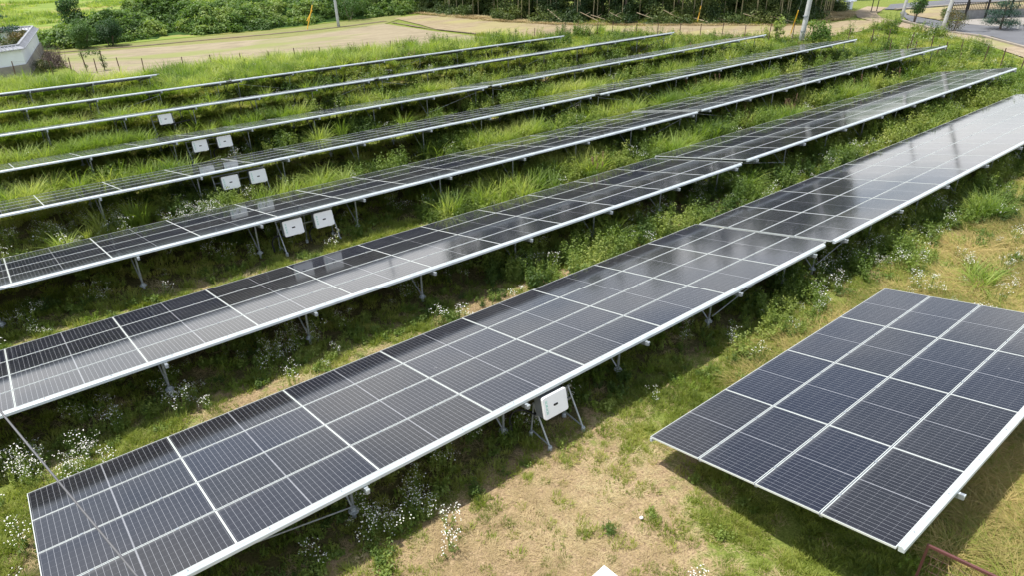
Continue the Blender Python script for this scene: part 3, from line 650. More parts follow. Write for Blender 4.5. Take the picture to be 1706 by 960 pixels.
def guy(x, y, dx, dy, h, label, twin=False):
    root = empty('guy_wire', (x, y, float(gz(x, y))), label, 'guy wire')
    q = MB(); q.tube((0, 0, -0.1), (dx * 0.28, dy * 0.28, h * 0.28), 0.055, n=8); q.build('yellow_guard', M['yellow'], root)
    q = MB(); q.tube((dx * 0.28, dy * 0.28, h * 0.28), (dx, dy, h), 0.012, n=5); q.build('wire', M['steel'], root)
    if twin: q = MB(); q.tube((0.25, 0.2, 0.9), (dx * 0.28 + 0.02, dy * 0.28 + 0.25, h * 0.22), 0.05, n=8); q.build('yellow_guard', M['yellow'], root)
guy(33.8, 79.0, 3.6, -0.5, 9.2, 'forked yellow guy wire guard on the verge beside the bare field', True)
guy(62.8 + 2.9, 34.9 + 2.9, -2.3, -3.0, 9.5, 'yellow guy wire guard just right of the thick concrete pole')
guy(68.7, 51.2, 2.2, 0.6, 7, 'faded yellow guy guard leaning in front of the dark wood')

# ------------------------------------------------------------------ walled garden at upper left
def garden_wall(P, label):
    z = float(gz(*P[0])); root = empty('garden_wall', (P[0][0], P[0][1], z), label, 'wall')
    pts = [Vector((x - P[0][0], y - P[0][1])) for x, y in P]
    def ring(w):
        L = []; Rr = []
        for i, p in enumerate(pts):
            if i == 0: d = (pts[1] - p).normalized(); nn = Vector((-d.y, d.x)); s = 1
            elif i == len(pts) - 1: d = (p - pts[i - 1]).normalized(); nn = Vector((-d.y, d.x)); s = 1
            else:
                d0 = (p - pts[i - 1]).normalized(); d1 = (pts[i + 1] - p).normalized(); n0 = Vector((-d0.y, d0.x)); n1 = Vector((-d1.y, d1.x)); nn = (n0 + n1).normalized(); s = 1 / max(0.4, nn.dot(n0))
            L.append(p + nn * (w * s)); Rr.append(p - nn * (w * s))
        return L, Rr
    def prism(prof, name, mat):   # prof: closed list of (side offset, z)
        q = MB(); n = len(prof); vs = []
        rings = [ring(abs(o))[0 if o >= 0 else 1] for o, _ in prof]
        for i in range(len(pts)):
            for k, (o, zz) in enumerate(prof): vs.append((rings[k][i].x, rings[k][i].y, zz))
        fs = []
        for i in range(len(pts) - 1):
            for k in range(n): fs.append((i * n + k, i * n + (k + 1) % n, (i + 1) * n + (k + 1) % n, (i + 1) * n + k))
        fs += [tuple(range(n)), tuple(reversed(range((len(pts) - 1) * n, len(pts) * n)))]
        q.add(vs, fs); return q.build(name, mat, root)
    prism([(0.22, -0.4), (0.20, 0.9), (-0.20, 0.9), (-0.26, -0.4)], 'stone_base', M['stone'])
    prism([(0.10, 0.9), (0.10, 2.05), (-0.10, 2.05), (-0.10, 0.9)], 'plaster_wall', M['plaster'])
    cap = prism([(0.36, 2.03), (0.36, 2.10), (0.05, 2.32), (-0.05, 2.32), (-0.36, 2.10), (-0.36, 2.03)], 'tile_cap', M['tile'])
    q = MB(); e = MB()
    for a, b in zip(pts, pts[1:]):
        d = (b - a); L = d.length; d.normalize(); nn = Vector((-d.y, d.x)); k = 0.15
        while k < L - 0.1:
            c = a + d * k
            for s in (1, -1):
                q.tube((c.x + nn.x * s * 0.37, c.y + nn.y * s * 0.37, 2.115), (c.x + nn.x * s * 0.05, c.y + nn.y * s * 0.05, 2.335), 0.045, n=6)
                e.tube((c.x + nn.x * s * 0.372, c.y + nn.y * s * 0.372, 2.113), (c.x + nn.x * s * 0.385, c.y + nn.y * s * 0.385, 2.103), 0.055, n=8)
            k += 0.27
        q.tube((a.x, a.y, 2.37), (b.x, b.y, 2.37), 0.075, n=8)
    q.build('tile_rolls', M['tile'], cap); e.build('tile_ends', M['plaster'], cap)
garden_wall([(-14, 62.0), (5.3, 68.6), (7.9, 81.3), (1.5, 82.6)], 'white plaster garden wall with grey tiled cap on a stone base')

# ------------------------------------------------------------------ foliage generators
RS = np.random.RandomState(11)
def unit(n, rs):
    v = rs.normal(size=(n, 3)); return v / np.linalg.norm(v, axis=1, keepdims=True)
def leaf_quads(P, N, size, rs, asp=0.55):
    """a bent diamond leaf of two quads at every point, normal near N"""
    n = len(P); size = np.broadcast_to(size, (n,))[:, None]
    N = N + rs.normal(size=(n, 3)) * 0.55; N /= np.linalg.norm(N, axis=1, keepdims=True)
    a = np.cross(N, rs.normal(size=(n, 3))); a /= np.linalg.norm(a, axis=1, keepdims=True); b = np.cross(N, a)
    v = np.stack([P - a * size * 0.5, P + b * size * asp * 0.5 + N * size * 0.06, P + a * size * 0.5 - N * size * 0.10, P - b * size * asp * 0.5 + N * size * 0.06], 1).reshape(-1, 3)
    f = np.arange(n * 4).reshape(-1, 4); return v, f
def crown_mesh(name, blobs, n, size, mat, seed=0, shell=0.6):
    rs = np.random.RandomState(seed); tot = sum(b[3] ** 2 for b in blobs); Ps = []; Ns = []
    for (x, y, z, r, *sq) in blobs:
        k = max(8, int(n * r * r / tot)); u = unit(k, rs); rad = r * (shell + (1 - shell) * rs.rand(k) ** 0.6) * (1 + 0.22 * np.sin(u[:, 0] * 5 + seed + x) * np.cos(u[:, 2] * 4 + y))
        rad = np.where(rs.rand(k) < 0.25, rad * rs.uniform(0.3, 0.9, k), rad); rad = np.where(rs.rand(k) < 0.06, rad * 1.14, rad)
        p = u * rad[:, None]; p[:, 2] *= (sq[0] if sq else 0.85); Ps.append(p + np.array([x, y, z])); Ns.append(u * 0.9 + np.array([0, 0, 0.5]))
    P = np.concatenate(Ps); N = np.concatenate(Ns); s = size * rs.uniform(0.6, 1.3, len(P))
    v, f = leaf_quads(P, N, s, rs); return np_mesh(name, v, f, mat)
def blade_tuft(name, n, spread, h, w, droop, mats, seed, seg=3, lie=0.0, heads=0):
    rs = np.random.RandomState(seed); V = []; F = []; MI = []; base = 0
    ang = rs.rand(n) * 6.283; rr = spread * np.sqrt(rs.rand(n)); bx, by = rr * np.cos(ang), rr * np.sin(ang)
    da = ang + rs.normal(size=n) * 0.9; hh = h * rs.uniform(0.55, 1.1, n); dr = droop * rs.uniform(0.4, 1.4, n); ww = w * rs.uniform(0.7, 1.3, n)
    tw = rs.rand(n) * 3.14
    t = np.linspace(0, 1, seg + 1)
    for i in range(n):
        L = hh[i]; reach = L * dr[i]
        z = L * (t - (0.35 * min(dr[i], 1.6)) * t ** 2.4) * (1 - lie) + 0.012
        z = np.maximum(z, 0.01); rad = reach * t ** 1.7 + lie * L * t
        cx = bx[i] + np.cos(da[i]) * rad; cy = by[i] + np.sin(da[i]) * rad
        wd = ww[i] * (1 - 0.92 * t ** 1.5) * 0.5; px, py = -np.sin(da[i] + (tw[i] - 1.57) * 0.4), np.cos(da[i] + (tw[i] - 1.57) * 0.4)
        for k in range(seg + 1):
            V.append((cx[k] - px * wd[k], cy[k] - py * wd[k], z[k])); V.append((cx[k] + px * wd[k], cy[k] + py * wd[k], z[k]))
        for k in range(seg): F.append((base + 2 * k, base + 2 * k + 1, base + 2 * k + 3, base + 2 * k + 2)); MI.append(0)
        base += 2 * (seg + 1)
        if i < heads:
            for k in range(14):
                q = 0.72 + 0.30 * k / 14; x0 = cx[-1] + rs.normal() * 0.018; y0 = cy[-1] + rs.normal() * 0.018; z0 = L * 1.15 * q; s = 0.022
                V += [(x0 - s, y0, z0), (x0, y0 - s * .5, z0 + s), (x0 + s, y0, z0 + s * 1.4), (x0, y0 + s * .5, z0 + s * .5)]; F.append((base, base + 1, base + 2, base + 3)); MI.append(1); base += 4
            V += [(cx[0] - .004, cy[0], 0), (cx[0] + .004, cy[0], 0), (cx[-1] + .003, cy[-1], L * 1.15), (cx[-1] - .003, cy[-1], L * 1.15)]; F.append((base, base + 1, base + 2, base + 3)); MI.append(1); base += 4
    return np_mesh(name, np.array(V), np.array(F), mats, np.array(MI))
def weed_mesh(name, ns, spread, h, leaf, nl, mats, seed, flowers=0, fr=0.015):
    """upright leafy stems; flowers>0 adds sprays of small white daisies on top"""
    rs = np.random.RandomState(seed); V = []; F = []; MI = []; b = 0
    def quad(p, mi):
        nonlocal b
        V.extend(p); F.append((b, b + 1, b + 2, b + 3)); MI.append(mi); b += 4
    LP = []; LN = []; LS = []
    for s in range(ns):
        a = rs.rand() * 6.283; r = spread * math.sqrt(rs.rand()); x, y = r * math.cos(a), r * math.sin(a); H = h * rs.uniform(0.5, 1.1); lx, ly = x * rs.uniform(1, 1.8), y * rs.uniform(1, 1.8)
        w = 0.005
        quad([(x - w, y, 0), (x + w, y, 0), (lx + w * .6, ly, H), (lx - w * .6, ly, H)], 0); quad([(x, y - w, 0), (x, y + w, 0), (lx, ly + w * .6, H), (lx, ly - w * .6, H)], 0)
        for k in range(nl):
            t = rs.uniform(0.05, 1.0) if not flowers else rs.uniform(0.02, 0.75); ta = rs.rand() * 6.283; d = leaf * rs.uniform(0.3, 0.7)
            LP.append((x + (lx - x) * t + d * math.cos(ta), y + (ly - y) * t + d * math.sin(ta), H * t + rs.uniform(-.01, .03))); LN.append((math.cos(ta) * 0.5, math.sin(ta) * 0.5, 1.0)); LS.append(leaf * (1.15 - 0.6 * t) * rs.uniform(0.7, 1.2))
        if flowers:
            for k in range(flowers):
                ta = rs.rand() * 6.283; rr = 0.12 * math.sqrt(rs.rand()); fx, fy, fz = lx + rr * math.cos(ta), ly + rr * math.sin(ta), H + rs.uniform(-0.03, 0.05)
                quad([(lx - .002, ly, H * 0.82), (lx + .002, ly, H * 0.82), (fx + .002, fy, fz), (fx - .002, fy, fz)], 0)
                tx, ty = rs.normal() * 0.35, rs.normal() * 0.35; R_ = fr * rs.uniform(0.7, 1.25); n6 = 6
                pts = [(fx + R_ * math.cos(q * 1.047), fy + R_ * math.sin(q * 1.047), fz + R_ * (tx * math.cos(q * 1.047) + ty * math.sin(q * 1.047))) for q in range(n6)]
                quad([pts[0], pts[1], pts[2], pts[3]], 1); quad([pts[3], pts[4], pts[5], pts[0]], 1)
                q2 = R_ * 0.33; quad([(fx - q2, fy, fz + .003), (fx, fy - q2, fz + .003), (fx + q2, fy, fz + .003), (fx, fy + q2, fz + .003)], 2)
    v, f = leaf_quads(np.array(LP), np.array(LN), np.array(LS), rs, 0.42)
    v2 = np.concatenate([np.array(V), v]); f2 = np.concatenate([np.array(F), f + len(V)]); mi = np.concatenate([np.array(MI), np.zeros(len(f), int)])
    return np_mesh(name, v2, f2, mats, mi)
# instancer ----------------------------------------------------------
def scatter(name, meshes, P, scl, rot, idx, label=None):
    pc = bpy.data.collections.new(name + '_sources')
    for k, me in enumerate(meshes):
        o = bpy.data.objects.new(name + '_source_%02d' % k, me); pc.objects.link(o)
    me = bpy.data.meshes.new(name); me.vertices.add(len(P)); me.vertices.foreach_set('co', P.astype(np.float32).ravel())
    a = me.attributes.new('scl', 'FLOAT_VECTOR', 'POINT'); a.data.foreach_set('vector', scl.astype(np.float32).ravel())
    a = me.attributes.new('rot', 'FLOAT_VECTOR', 'POINT'); a.data.foreach_set('vector', rot.astype(np.float32).ravel())
    a = me.attributes.new('pick', 'INT', 'POINT'); a.data.foreach_set('value', idx.astype(np.int32))
    ng = bpy.data.node_groups.new(name + '_nodes', 'GeometryNodeTree')
    ng.interface.new_socket('Geometry', in_out='INPUT', socket_type='NodeSocketGeometry'); ng.interface.new_socket('Geometry', in_out='OUTPUT', socket_type='NodeSocketGeometry')
    N = ng.nodes; gi = N.new('NodeGroupInput'); go = N.new('NodeGroupOutput'); ip = N.new('GeometryNodeInstanceOnPoints'); ci = N.new('GeometryNodeCollectionInfo')
    ci.inputs['Collection'].default_value = pc; ci.inputs['Separate Children'].default_value = True; ci.inputs['Reset Children'].default_value = True
    def at(nm, ty):
        q = N.new('GeometryNodeInputNamedAttribute'); q.data_type = ty; q.inputs['Name'].default_value = nm
        return [s for s in q.outputs if s.enabled and s.name == 'Attribute'][0]
    e = N.new('FunctionNodeEulerToRotation'); lk = ng.links.new
    lk(at('rot', 'FLOAT_VECTOR'), e.inputs[0]); lk(gi.outputs[0], ip.inputs['Points']); lk(ci.outputs[0], ip.inputs['Instance']); ip.inputs['Pick Instance'].default_value = True
    lk(at('pick', 'INT'), ip.inputs['Instance Index']); lk(e.outputs[0], ip.inputs['Rotation']); lk(at('scl', 'FLOAT_VECTOR'), ip.inputs['Scale']); lk(ip.outputs[0], go.inputs[0])
    o = bpy.data.objects.new(name, me); COL.objects.link(o); md = o.modifiers.new('scatter', 'NODES'); md.node_group = ng
    tag(o, label, None, None, 'stuff'); return o
CR = np.array(rv); CU = np.array(uv_); CF = np.array(fw)
def visible(x, y, z=0.5, mg=0.14):
    P = np.stack([x, y, np.broadcast_to(z, x.shape) - 10.0], 1); d = P @ CF; u = 0.5 + 1135.1 / 1706 * (P @ CR) / d; v = 0.5 - 1135.1 / 960 * (P @ CU) / d
    return (d > 1) & (u > -mg) & (u < 1 + mg) & (v > -mg) & (v < 1 + mg)
def sample(x0, x1, y0, y1, dens, prob, seed, mg=0.14):
    """dens(dist) per m2 as an array function; prob(x,y) in 0..1"""
    rs = np.random.RandomState(seed); dm = dens(np.array([0.0]))[0]; n = int((x1 - x0) * (y1 - y0) * dm)
    x = rs.uniform(x0, x1, n); y = rs.uniform(y0, y1, n); D = np.sqrt(x * x + y * y + 90)
    k = rs.rand(n) < dens(D) / dm * np.clip(prob(x, y), 0, 1); x, y, D = x[k], y[k], D[k]
    k = visible(x, y, mg=mg)
    for q in NOGO: k &= ~inside(q, x, y)
    return x[k], y[k], D[k], rs
def clear_h(x, y):
    """free height for a plant"""
    c = np.full(x.shape, 9.0)
    ext = {0: (8.4, 18.6), 1: (-1.3, 47.8), 2: (-6, 53.2), 3: (-6, 58.6), 4: (-2, 58), 5: (-4, 55.2), 6: (-9, 50.9), 7: (-16, 43.8), 8: (-18, 11.7)}
    for k, y0 in enumerate(ROWY):
        d = y - y0; ins = (d > -0.35) & (d < 4.85) & (x > ext[k][0]) & (x < ext[k][1])
        c = np.where(ins, np.minimum(c, 1.30 - np.clip(d, 0, 4.6) * 0.2), c)
    return c
def inside(poly, x, y):
    c = np.zeros(x.shape, bool); j = len(poly) - 1
    for i in range(len(poly)):
        (xi, yi), (xj, yj) = poly[i], poly[j]
        c ^= ((yi > y) != (yj > y)) & (x < (xj - xi) * (y - yi) / (yj - yi + 1e-9) + xi); j = i
    return c
NOGO = [[(8.6, 60), (8.3, 78.4), (16.1, 77.0), (29.7, 74.3), (42.9, 77.4), (45.4, 59), (46.2, 55.4), (30, 58.6), (16, 61.3)],
        [(46.7, 81.5), (53.5, 75.5), (54.6, 68), (59.5, 61.4), (70.5, 49.4), (76, 41.5), (90, 46), (90, 40), (84, 37.5), (79, 35.5), (72, 33.6), (67.0, 34.0), (63.6, 38.5), (60.6, 43), (58, 47.3), (54.8, 52.2), (52.5, 54.6), (47.0, 55.8), (44.8, 68)],
        [(80.5, 34.8), (90, 50), (120, 60), (150, 0), (50, -20), (43, 2), (50, 8.6), (60, 14.6), (66.8, 18.9), (73.0, 24.0), (75.8, 28.8)]]
def place(name, meshes, hgt, x, y, D, rs, s0, far=0.0, hv=0.3, tilt=0.12, z=0.0, cap=True):
    s = s0 * (1 + far * (D / 14 - 1).clip(0)) * rs.uniform(1 - hv, 1 + hv, len(x)); sz = s.copy()
    if cap:
        c = clear_h(x, y) - 0.06; hh = hgt * sz; f = np.where(hh > c, c / hh, 1.0); sz = sz * f; s = s * np.sqrt(f)
    P = np.stack([x, y, zg(x, y) + z - 0.01], 1); rot = np.stack([rs.normal(size=len(x)) * tilt, rs.normal(size=len(x)) * tilt, rs.rand(len(x)) * 6.283], 1)
    return scatter(name, meshes, P, np.stack([s, s, sz], 1), rot, rs.randint(0, len(meshes), len(x)))
DENS = lambda a, d0, p=1.5: (lambda D: a * np.minimum(1.0, (d0 / np.maximum(D, 1)) ** p))
pat = lambda x, y, s, sd: fbm(x, y, s, sd)
XR = (-8, 78); 
# short grass ---------------------------------------------------------
ms = [blade_tuft('grass_tuft', 60, 0.13, 0.13, 0.012, 0.7, [M['grass']], 20 + k, 2) for k in range(5)] + [weed_mesh('clover_tuft', 7, 0.12, 0.08, 0.035, 12, [M['grass']], 25 + k) for k in range(3)]
def p_short(x, y):
    g = greenness(x, y) ; u = under(y) * (y > 6.5)
    return (0.13 + 1.2 * g ** 1.4) * (1 - 0.5 * u) * sstep(0.30, 0.60, pat(x, y, 0.6, 9)) * (y < 62)
x, y, D, rs = sample(XR[0], XR[1], 0.0, 62, DENS(110, 15, 1.9), p_short, 1)
place('short_grass', ms, 0.14, x, y, D, rs, 0.85, 0.75, 0.35)
# straw litter ---------------------------------------------------------
ms = [blade_tuft('straw_tuft', 70, 0.22, 0.13, 0.007, 0.9, [M['straw']], 40 + k, 2, lie=0.80) for k in range(5)]
def p_straw(x, y):
    g = greenness(x, y); return (0.10 + 0.9 * (1 - g) ** 1.2) * (0.3 + pat(x, y, 0.9, 12)) * (1 - 0.7 * under(y) * (y > 6.5)) * (y < 60) * (1 - 0.5 * sstep(26, 34, y))
x, y, D, rs = sample(XR[0], XR[1], 0.0, 60, DENS(55, 15, 1.9), p_straw, 2)
place('straw_litter', ms, 0.2, x, y, D, rs, 0.75, 0.6, 0.3)
# long dry flowing grass on the right ----------------------------------
ms = [blade_tuft('dry_tuft', 55, 0.20, 0.42, 0.013, 1.5, [M['drygrass'] if k % 3 else M['grass']], 60 + k, 4, lie=0.28) for k in range(6)]
def p_dry(x, y):
    b = sstep(11.0, 14.5, x + 0.55 * y) * sstep(11.6, 13.5, x) * (1 - sstep(6.4, 7.6, y)); b2 = np.exp(-(((x - 12.2) / 1.3) ** 2 + ((y - 1.2) / 1.0) ** 2))
    return np.maximum(b, b2) * (0.15 + 1.2 * sstep(0.25, 0.6, pat(x, y, 2.6, 21)))
x, y, D, rs = sample(9, 60, -2, 8, DENS(34, 18, 1.4), p_dry, 3)
place('long_dry_grass', ms, 0.3, x, y, D, rs, 0.8, 0.35, 0.3, 0.08)
# leafy weeds -----------------------------------------------------------
ms = [weed_mesh('weed', 9, 0.13, [0.26, 0.18, 0.22][k % 3], [0.07, 0.05, 0.09][k % 3], 16, [M['lime'] if k % 3 == 1 else M['weed']], 80 + k) for k in range(6)]
def p_weed(x, y):
    e = 0
    for y0 in ROWY[1:]: e = np.maximum(e, np.exp(-((y - y0 - 0.2) / 0.95) ** 2))
    q = pat(x, y, 1.8, 31); right = sstep(14, 24, x)
    bare1 = np.exp(-(((x - 7.6) / 1.6) ** 2 + ((y - 8.3) / 0.8) ** 2)) + np.exp(-(((x - 8.2) / 2.2) ** 2 + ((y - 21) / 0.8) ** 2))
    e0 = np.exp(-(((x - 9.3) / 0.9) ** 2 + ((y - 3.6) / 1.7) ** 2)) * 0.5 + 0.16 * sstep(12, 15, x) * (y < 7.6)
    return np.maximum(e * (0.45 + 0.55 * right), np.maximum(0.25 * under(y), e0)) * sstep(0.36, 0.56, q + 0.18 * right) * (1 - 0.9 * np.clip(bare1, 0, 1)) * (y < 60) * (1 - 0.93 * np.clip(1.5 * np.exp(-(((x - 6.8) / 3.0) ** 2 + ((y - 5.8) / 1.9) ** 2)), 0, 1))
x, y, D, rs = sample(XR[0], XR[1], 1.0, 58, DENS(26, 15, 1.7), p_weed, 4)
place('leafy_weeds', ms, 0.28, x, y, D, rs, 0.9, 0.5, 0.4)
# taller green weeds with broad leaves ----------------------------------
ms = [weed_mesh('tall_weed', 12, 0.20, 0.62, 0.10, 24, [M['weed']], 95 + k) for k in range(5)]
def p_tweed(x, y):
    q = pat(x, y, 2.4, 37); right = sstep(15, 24, x); e = 0
    for y0 in ROWY[1:]: e = np.maximum(e, np.exp(-((y - y0 + 0.2) / 1.0) ** 2))
    return (e + 0.25) * sstep(0.46, 0.60, q + 0.14 * right - 0.1 * (x < 12)) * (y < 60) * sstep(9.5, 12.5, x + 0.3 * (y - 8))
x, y, D, rs = sample(XR[0], XR[1], 6.5, 58, DENS(9, 24, 1.4), lambda x, y: p_tweed(x, y) * (1 - 0.5 * sstep(36, 42, y)) * (1 - 0.85 * sstep(52, 57, x)) * (1 - 0.6 * (y < 12.5)), 5)
place('tall_weeds', ms, 0.66, x, y, D, rs, 0.95, 0.25, 0.35)
# white daisies (fleabane) ----------------------------------------------
ms = [weed_mesh('daisy', 7, 0.16, 0.62, 0.06, 12, [M['weed'], M['petal'], M['budyellow']], 110 + k, flowers=8, fr=0.0105) for k in range(6)]
FL = [(4.4, 9.0, 1.9, 0.7, 1.0), (3.0, 8.9, 1.2, .5, .7), (5.9, 26.7, 1.4, .9, 1), (2.1, 28.0, 2.0, .9, 1), (4.6, 15.0, 1.0, .6, .8), (1.5, 14.8, 2.2, .8, .6), (-0.5, 13.9, 1.2, .8, .6), (21.3, 15.2, 2.6, .8, 1), (18, 14.4, 2, .8, .4), (19.0, 22.4, 2.2, .8, .5), (13.5, 22.0, 2.0, .8, .5), (15.9, 21.9, 1.4, .6, .5), (9.0, 15.6, 1.8, .6, .5), (12.5, 15.4, 1.6, .6, .6),
      (20.5, 8.3, 1.6, .7, .7), (17.6, 7.8, 1.2, .5, .4), (22, 5.8, 1.6, .6, .5), (26, 8.6, 2.5, .8, .4), (32, 14.5, 4, .8, .45), (31, 28, 3, .8, .4), (24, 46, 4, .8, .5), (16, 40.2, 3, .8, .35), (10, 33.5, 2, .8, .3), (38, 9, 6, 1, .35), (7.0, 21.9, 1.5, .5, .35), (0.8, 22, 2.2, .7, .35)]
def p_fl(x, y):
    e = 0
    for cx, cy, sx2, sy2, a in FL: e = np.maximum(e, a * np.exp(-(((x - cx) / sx2) ** 2 + ((y - cy) / sy2) ** 2)))
    return (e * 0.8 + 0.05) * sstep(0.3, 0.62, pat(x, y, 0.8, 44)) * (y < 58) * (1 - np.clip(1.6 * np.exp(-(((x - 6.8) / 3) ** 2 + ((y - 6) / 1.9) ** 2)), 0, 1)) * (1 - np.exp(-(((x - 9.5) / 2.2) ** 2 + ((y - 3) / 2.2) ** 2)))
x, y, D, rs = sample(XR[0], XR[1], 3, 58, DENS(16, 20, 1.0), p_fl, 6)
place('white_wildflowers', ms, 0.7, x, y, D, rs, 0.75, 0.12, 0.45)
# tall grass ------------------------------------------------------------
ms = [blade_tuft('tall_grass_clump', [50, 65, 40][k % 3], 0.15, 0.92, 0.030, [0.75, 0.55, 1.05][k % 3], [M['tall'], M['seed']], 130 + k, 5, heads=0) for k in range(9)]
TG = [(15.9, 14.7, .5, .35), (28.0, 7.3, .9, .5), (3.9, 27.9, .9, .5), (23.8, 14.4, .8, .4), (22.2, 21.4, .7, .5), (21.6, 5.2, .5, .3), (3.0, 38.9, 4.6, .55), (27.5, 27.2, 2.2, .5), (19, 27.4, 2.0, .4), (15.0, 33.4, 2, .4)]
def p_tall(x, y):
    e = 0
    for cx, cy, s1, s2 in TG: e = np.maximum(e, np.exp(-(((x - cx) / s1) ** 2 + ((y - cy) / s2) ** 2) * 1.4))
    lane = np.clip(1 - under(y), 0, 1); fr = 0
    for y0 in ROWY[3:]: fr = np.maximum(fr, np.exp(-((y - y0 + 0.75) / 1.05) ** 2))
    q = pat(x, y, 3.0, 51); yz = sstep(23, 27, y) + 0.75 * sstep(18, 21, y) * sstep(12, 16, x) + 0.6 * sstep(12, 15, y) * sstep(23, 30, x)
    a = np.maximum(fr, 0.15 * lane) * np.clip(yz, 0, 1) * (1 - 0.6 * sstep(18, 24, x) * sstep(31, 36, y)) * sstep(0.47, 0.62, q + 0.06 * sstep(30, 40, y) + 0.10 * (pat(x, y, 0.9, 57) - 0.5)) * 0.75
    hole = np.exp(-(((x - 8.6) / 1.9) ** 2 + ((y - 27.0) / 1.2) ** 2)) + np.exp(-(((x - 9) / 2.2) ** 2 + ((y - 33.2) / 1.2) ** 2)) + np.exp(-(((x - 9) / 2.0) ** 2 + ((y - 39.6) / 1.2) ** 2))
    back = sstep(51.6, 52.6, y) * (1 - sstep(57.5, 60.5, y + 0.16 * (x - 30) * (x > 30))) * sstep(8, 12, x + 0.2 * (y - 50)) * (1 - sstep(40, 47, x)); back2 = sstep(57, 59, y) * (1 - sstep(61, 63.5, y + 0.1 * x - 2)) * (x < 24)
    back3 = np.exp(-((y - 56.5) / 2.2) ** 2) * sstep(11.6, 12.5, x) * (x < 45)
    return np.maximum(np.maximum(e * 1.6, a * (1 - 0.95 * np.clip(hole, 0, 1))), np.maximum(back, np.maximum(back2, back3)) * 0.9)
x, y, D, rs = sample(XR[0], 56, 4, 64, DENS(9, 30, 1.2), p_tall, 7)
k = (y < 64 - 0.17 * x) ; x, y, D = x[k], y[k], D[k]
place('tall_grass', ms, 0.95, x, y, D, rs, 1.0, 0.10, 0.3, 0.10)
ms = [blade_tuft('arching_grass_clump', 60, 0.16, 1.15, 0.030, 0.85, [M['lime']], 190 + k, 5) for k in range(5)]
def p_band(x, y):
    a = 0
    for cx, cy, s1, s2, w in [(2.6, 38.9, 4.4, .45, 1.0), (4.5, 45.3, 3.4, .5, .8), (4.0, 51.4, 3.0, .5, .8), (9.5, 51.6, 2.0, .4, .6), (-1.0, 32.6, 2.6, .4, .6), (24.5, 39.0, 1.6, .4, .6), (31, 33.0, 3, .4, .7), (21, 26.5, 2.2, .35, .8), (27.5, 20.1, 2.6, .35, .7), (37, 26.4, 4, .4, .6)]: a = np.maximum(a, w * np.exp(-(((x - cx) / s1) ** 4 + ((y - cy) / s2) ** 2)))
    return a
x, y, D, rs = sample(-8, 50, 18, 54, lambda D: 14.0 + 0 * D, p_band, 14)
place('arching_tall_grass', ms, 1.15, x, y, D, rs, 1.0, 0, 0.25, 0.1)
# bright grass and weeds past the row ends -------------------------------
ms = [blade_tuft('meadow_tuft', 60, 0.30, 0.36, 0.030, 0.8, [M['lime']], 150 + k, 3) for k in range(4)]
def p_end(x, y):
    ins = sstep(44, 52, x + 0.25 * y) * (y < 59.5 - 0.1 * (x - 40)) ; inf = (x < 66.5 - 0.9 * np.abs(y - 31) * (y > 31) * 0.72 - 0.028 * (31 - y).clip(0) ** 2)
    return ins * (0.45 + pat(x, y, 3, 61))
x, y, D, rs = sample(38, 84, 6, 60, DENS(7, 60, 1.0), p_end, 8)
place('meadow_grass', ms, 0.42, x, y, D, rs, 1.0, 0.0, 0.35)
x, y, D, rs = sample(44, 90, 8, 50, DENS(1.6, 60, 1.0), lambda x, y: sstep(0.47, 0.62, pat(x, y, 4, 66)) * (x < 60.5) * (x > 50), 9)
place('meadow_weeds', [weed_mesh('meadow_weed', 14, 0.35, 0.7, 0.16, 18, [M['kudzu']], 160 + k) for k in range(3)], 0.7, x, y, D, rs, 1.0, 0, 0.4)
# reddish dock seed heads -------------------------------------------------
ms = [blade_tuft('dock_spike', 6, 0.10, 0.85, 0.012, 0.22, [M['tall'], M['seed']], 170 + k, 3, heads=6) for k in range(3)]
x, y, D, rs = sample(0, 60, 18, 56, DENS(0.5, 40, 1.0), lambda x, y: (x > 13) * (1 - under(y) * 0.7) * sstep(0.54, 0.66, pat(x, y, 3.5, 71)) + 0.8 * np.exp(-(((x - 34) / 4) ** 2 + ((y - 20.5) / 1.2) ** 2)), 10)
place('seed_spikes', ms, 1.0, x, y, D, rs, 1.1, 0, 0.3)
# far meadow tufts
ms = [blade_tuft('far_tuft', 40, 0.7, 0.6, 0.06, 0.8, [M['tall']], 180 + k, 2) for k in range(3)]
x, y, D, rs = sample(-10, 75, 90, 150, DENS(1.1, 200, 1.0), lambda x, y: sstep(0.42, 0.6, pat(x, y, 6, 77)) * (x < 24 + 0.5 * (y - 60)), 11)
place('far_meadow_grass', ms, 0.6, x, y, D, rs, 1.0, 0, 0.4, cap=False)

# ------------------------------------------------------------------ overgrown bank behind the bare field
def bank_h(X, Y):
    t = sstep(81.0 + 0.10 * (X - 30).clip(0), 86.5 + 0.1 * (X - 30).clip(0), Y) * (1 - 0.35 * sstep(94, 101, Y)) * sstep(6.5, 11, X + 0.1 * (Y - 80)) * (1 - sstep(-6, 0, Y - (93 + 0.42 * (X - 8).clip(0, 35))))
    return t * (0.4 + 5.2 * np.clip(fbm(X, Y, 5.5, 91, 3) - 0.28, 0, 1) * 1.2)
xs = np.arange(4, 62, 0.7); ys = np.arange(79.5, 112, 0.7); XX, YY = np.meshgrid(xs, ys); nx, ny = len(xs), len(ys)
V = np.stack([XX.ravel(), YY.ravel(), (gz(XX, YY) - 0.25 + bank_h(XX, YY) * 0.92).ravel()], 1); i = (np.arange(nx - 1)[None, :] + nx * np.arange(ny - 1)[:, None]).ravel()
tag(link('bank', np_mesh('bank', V, np.stack([i, i + 1, i + nx + 1, i + nx], 1), M['mound'], smooth=True)), kind='structure')
ms = [crown_mesh('vine_clump', [(0, 0, 0.05, 0.5, 0.7), (0.3, 0.1, 0.0, 0.3), (-0.25, 0.2, 0.0, 0.33)], 190, 0.20, M['kudzu'], 200 + k) for k in range(5)]
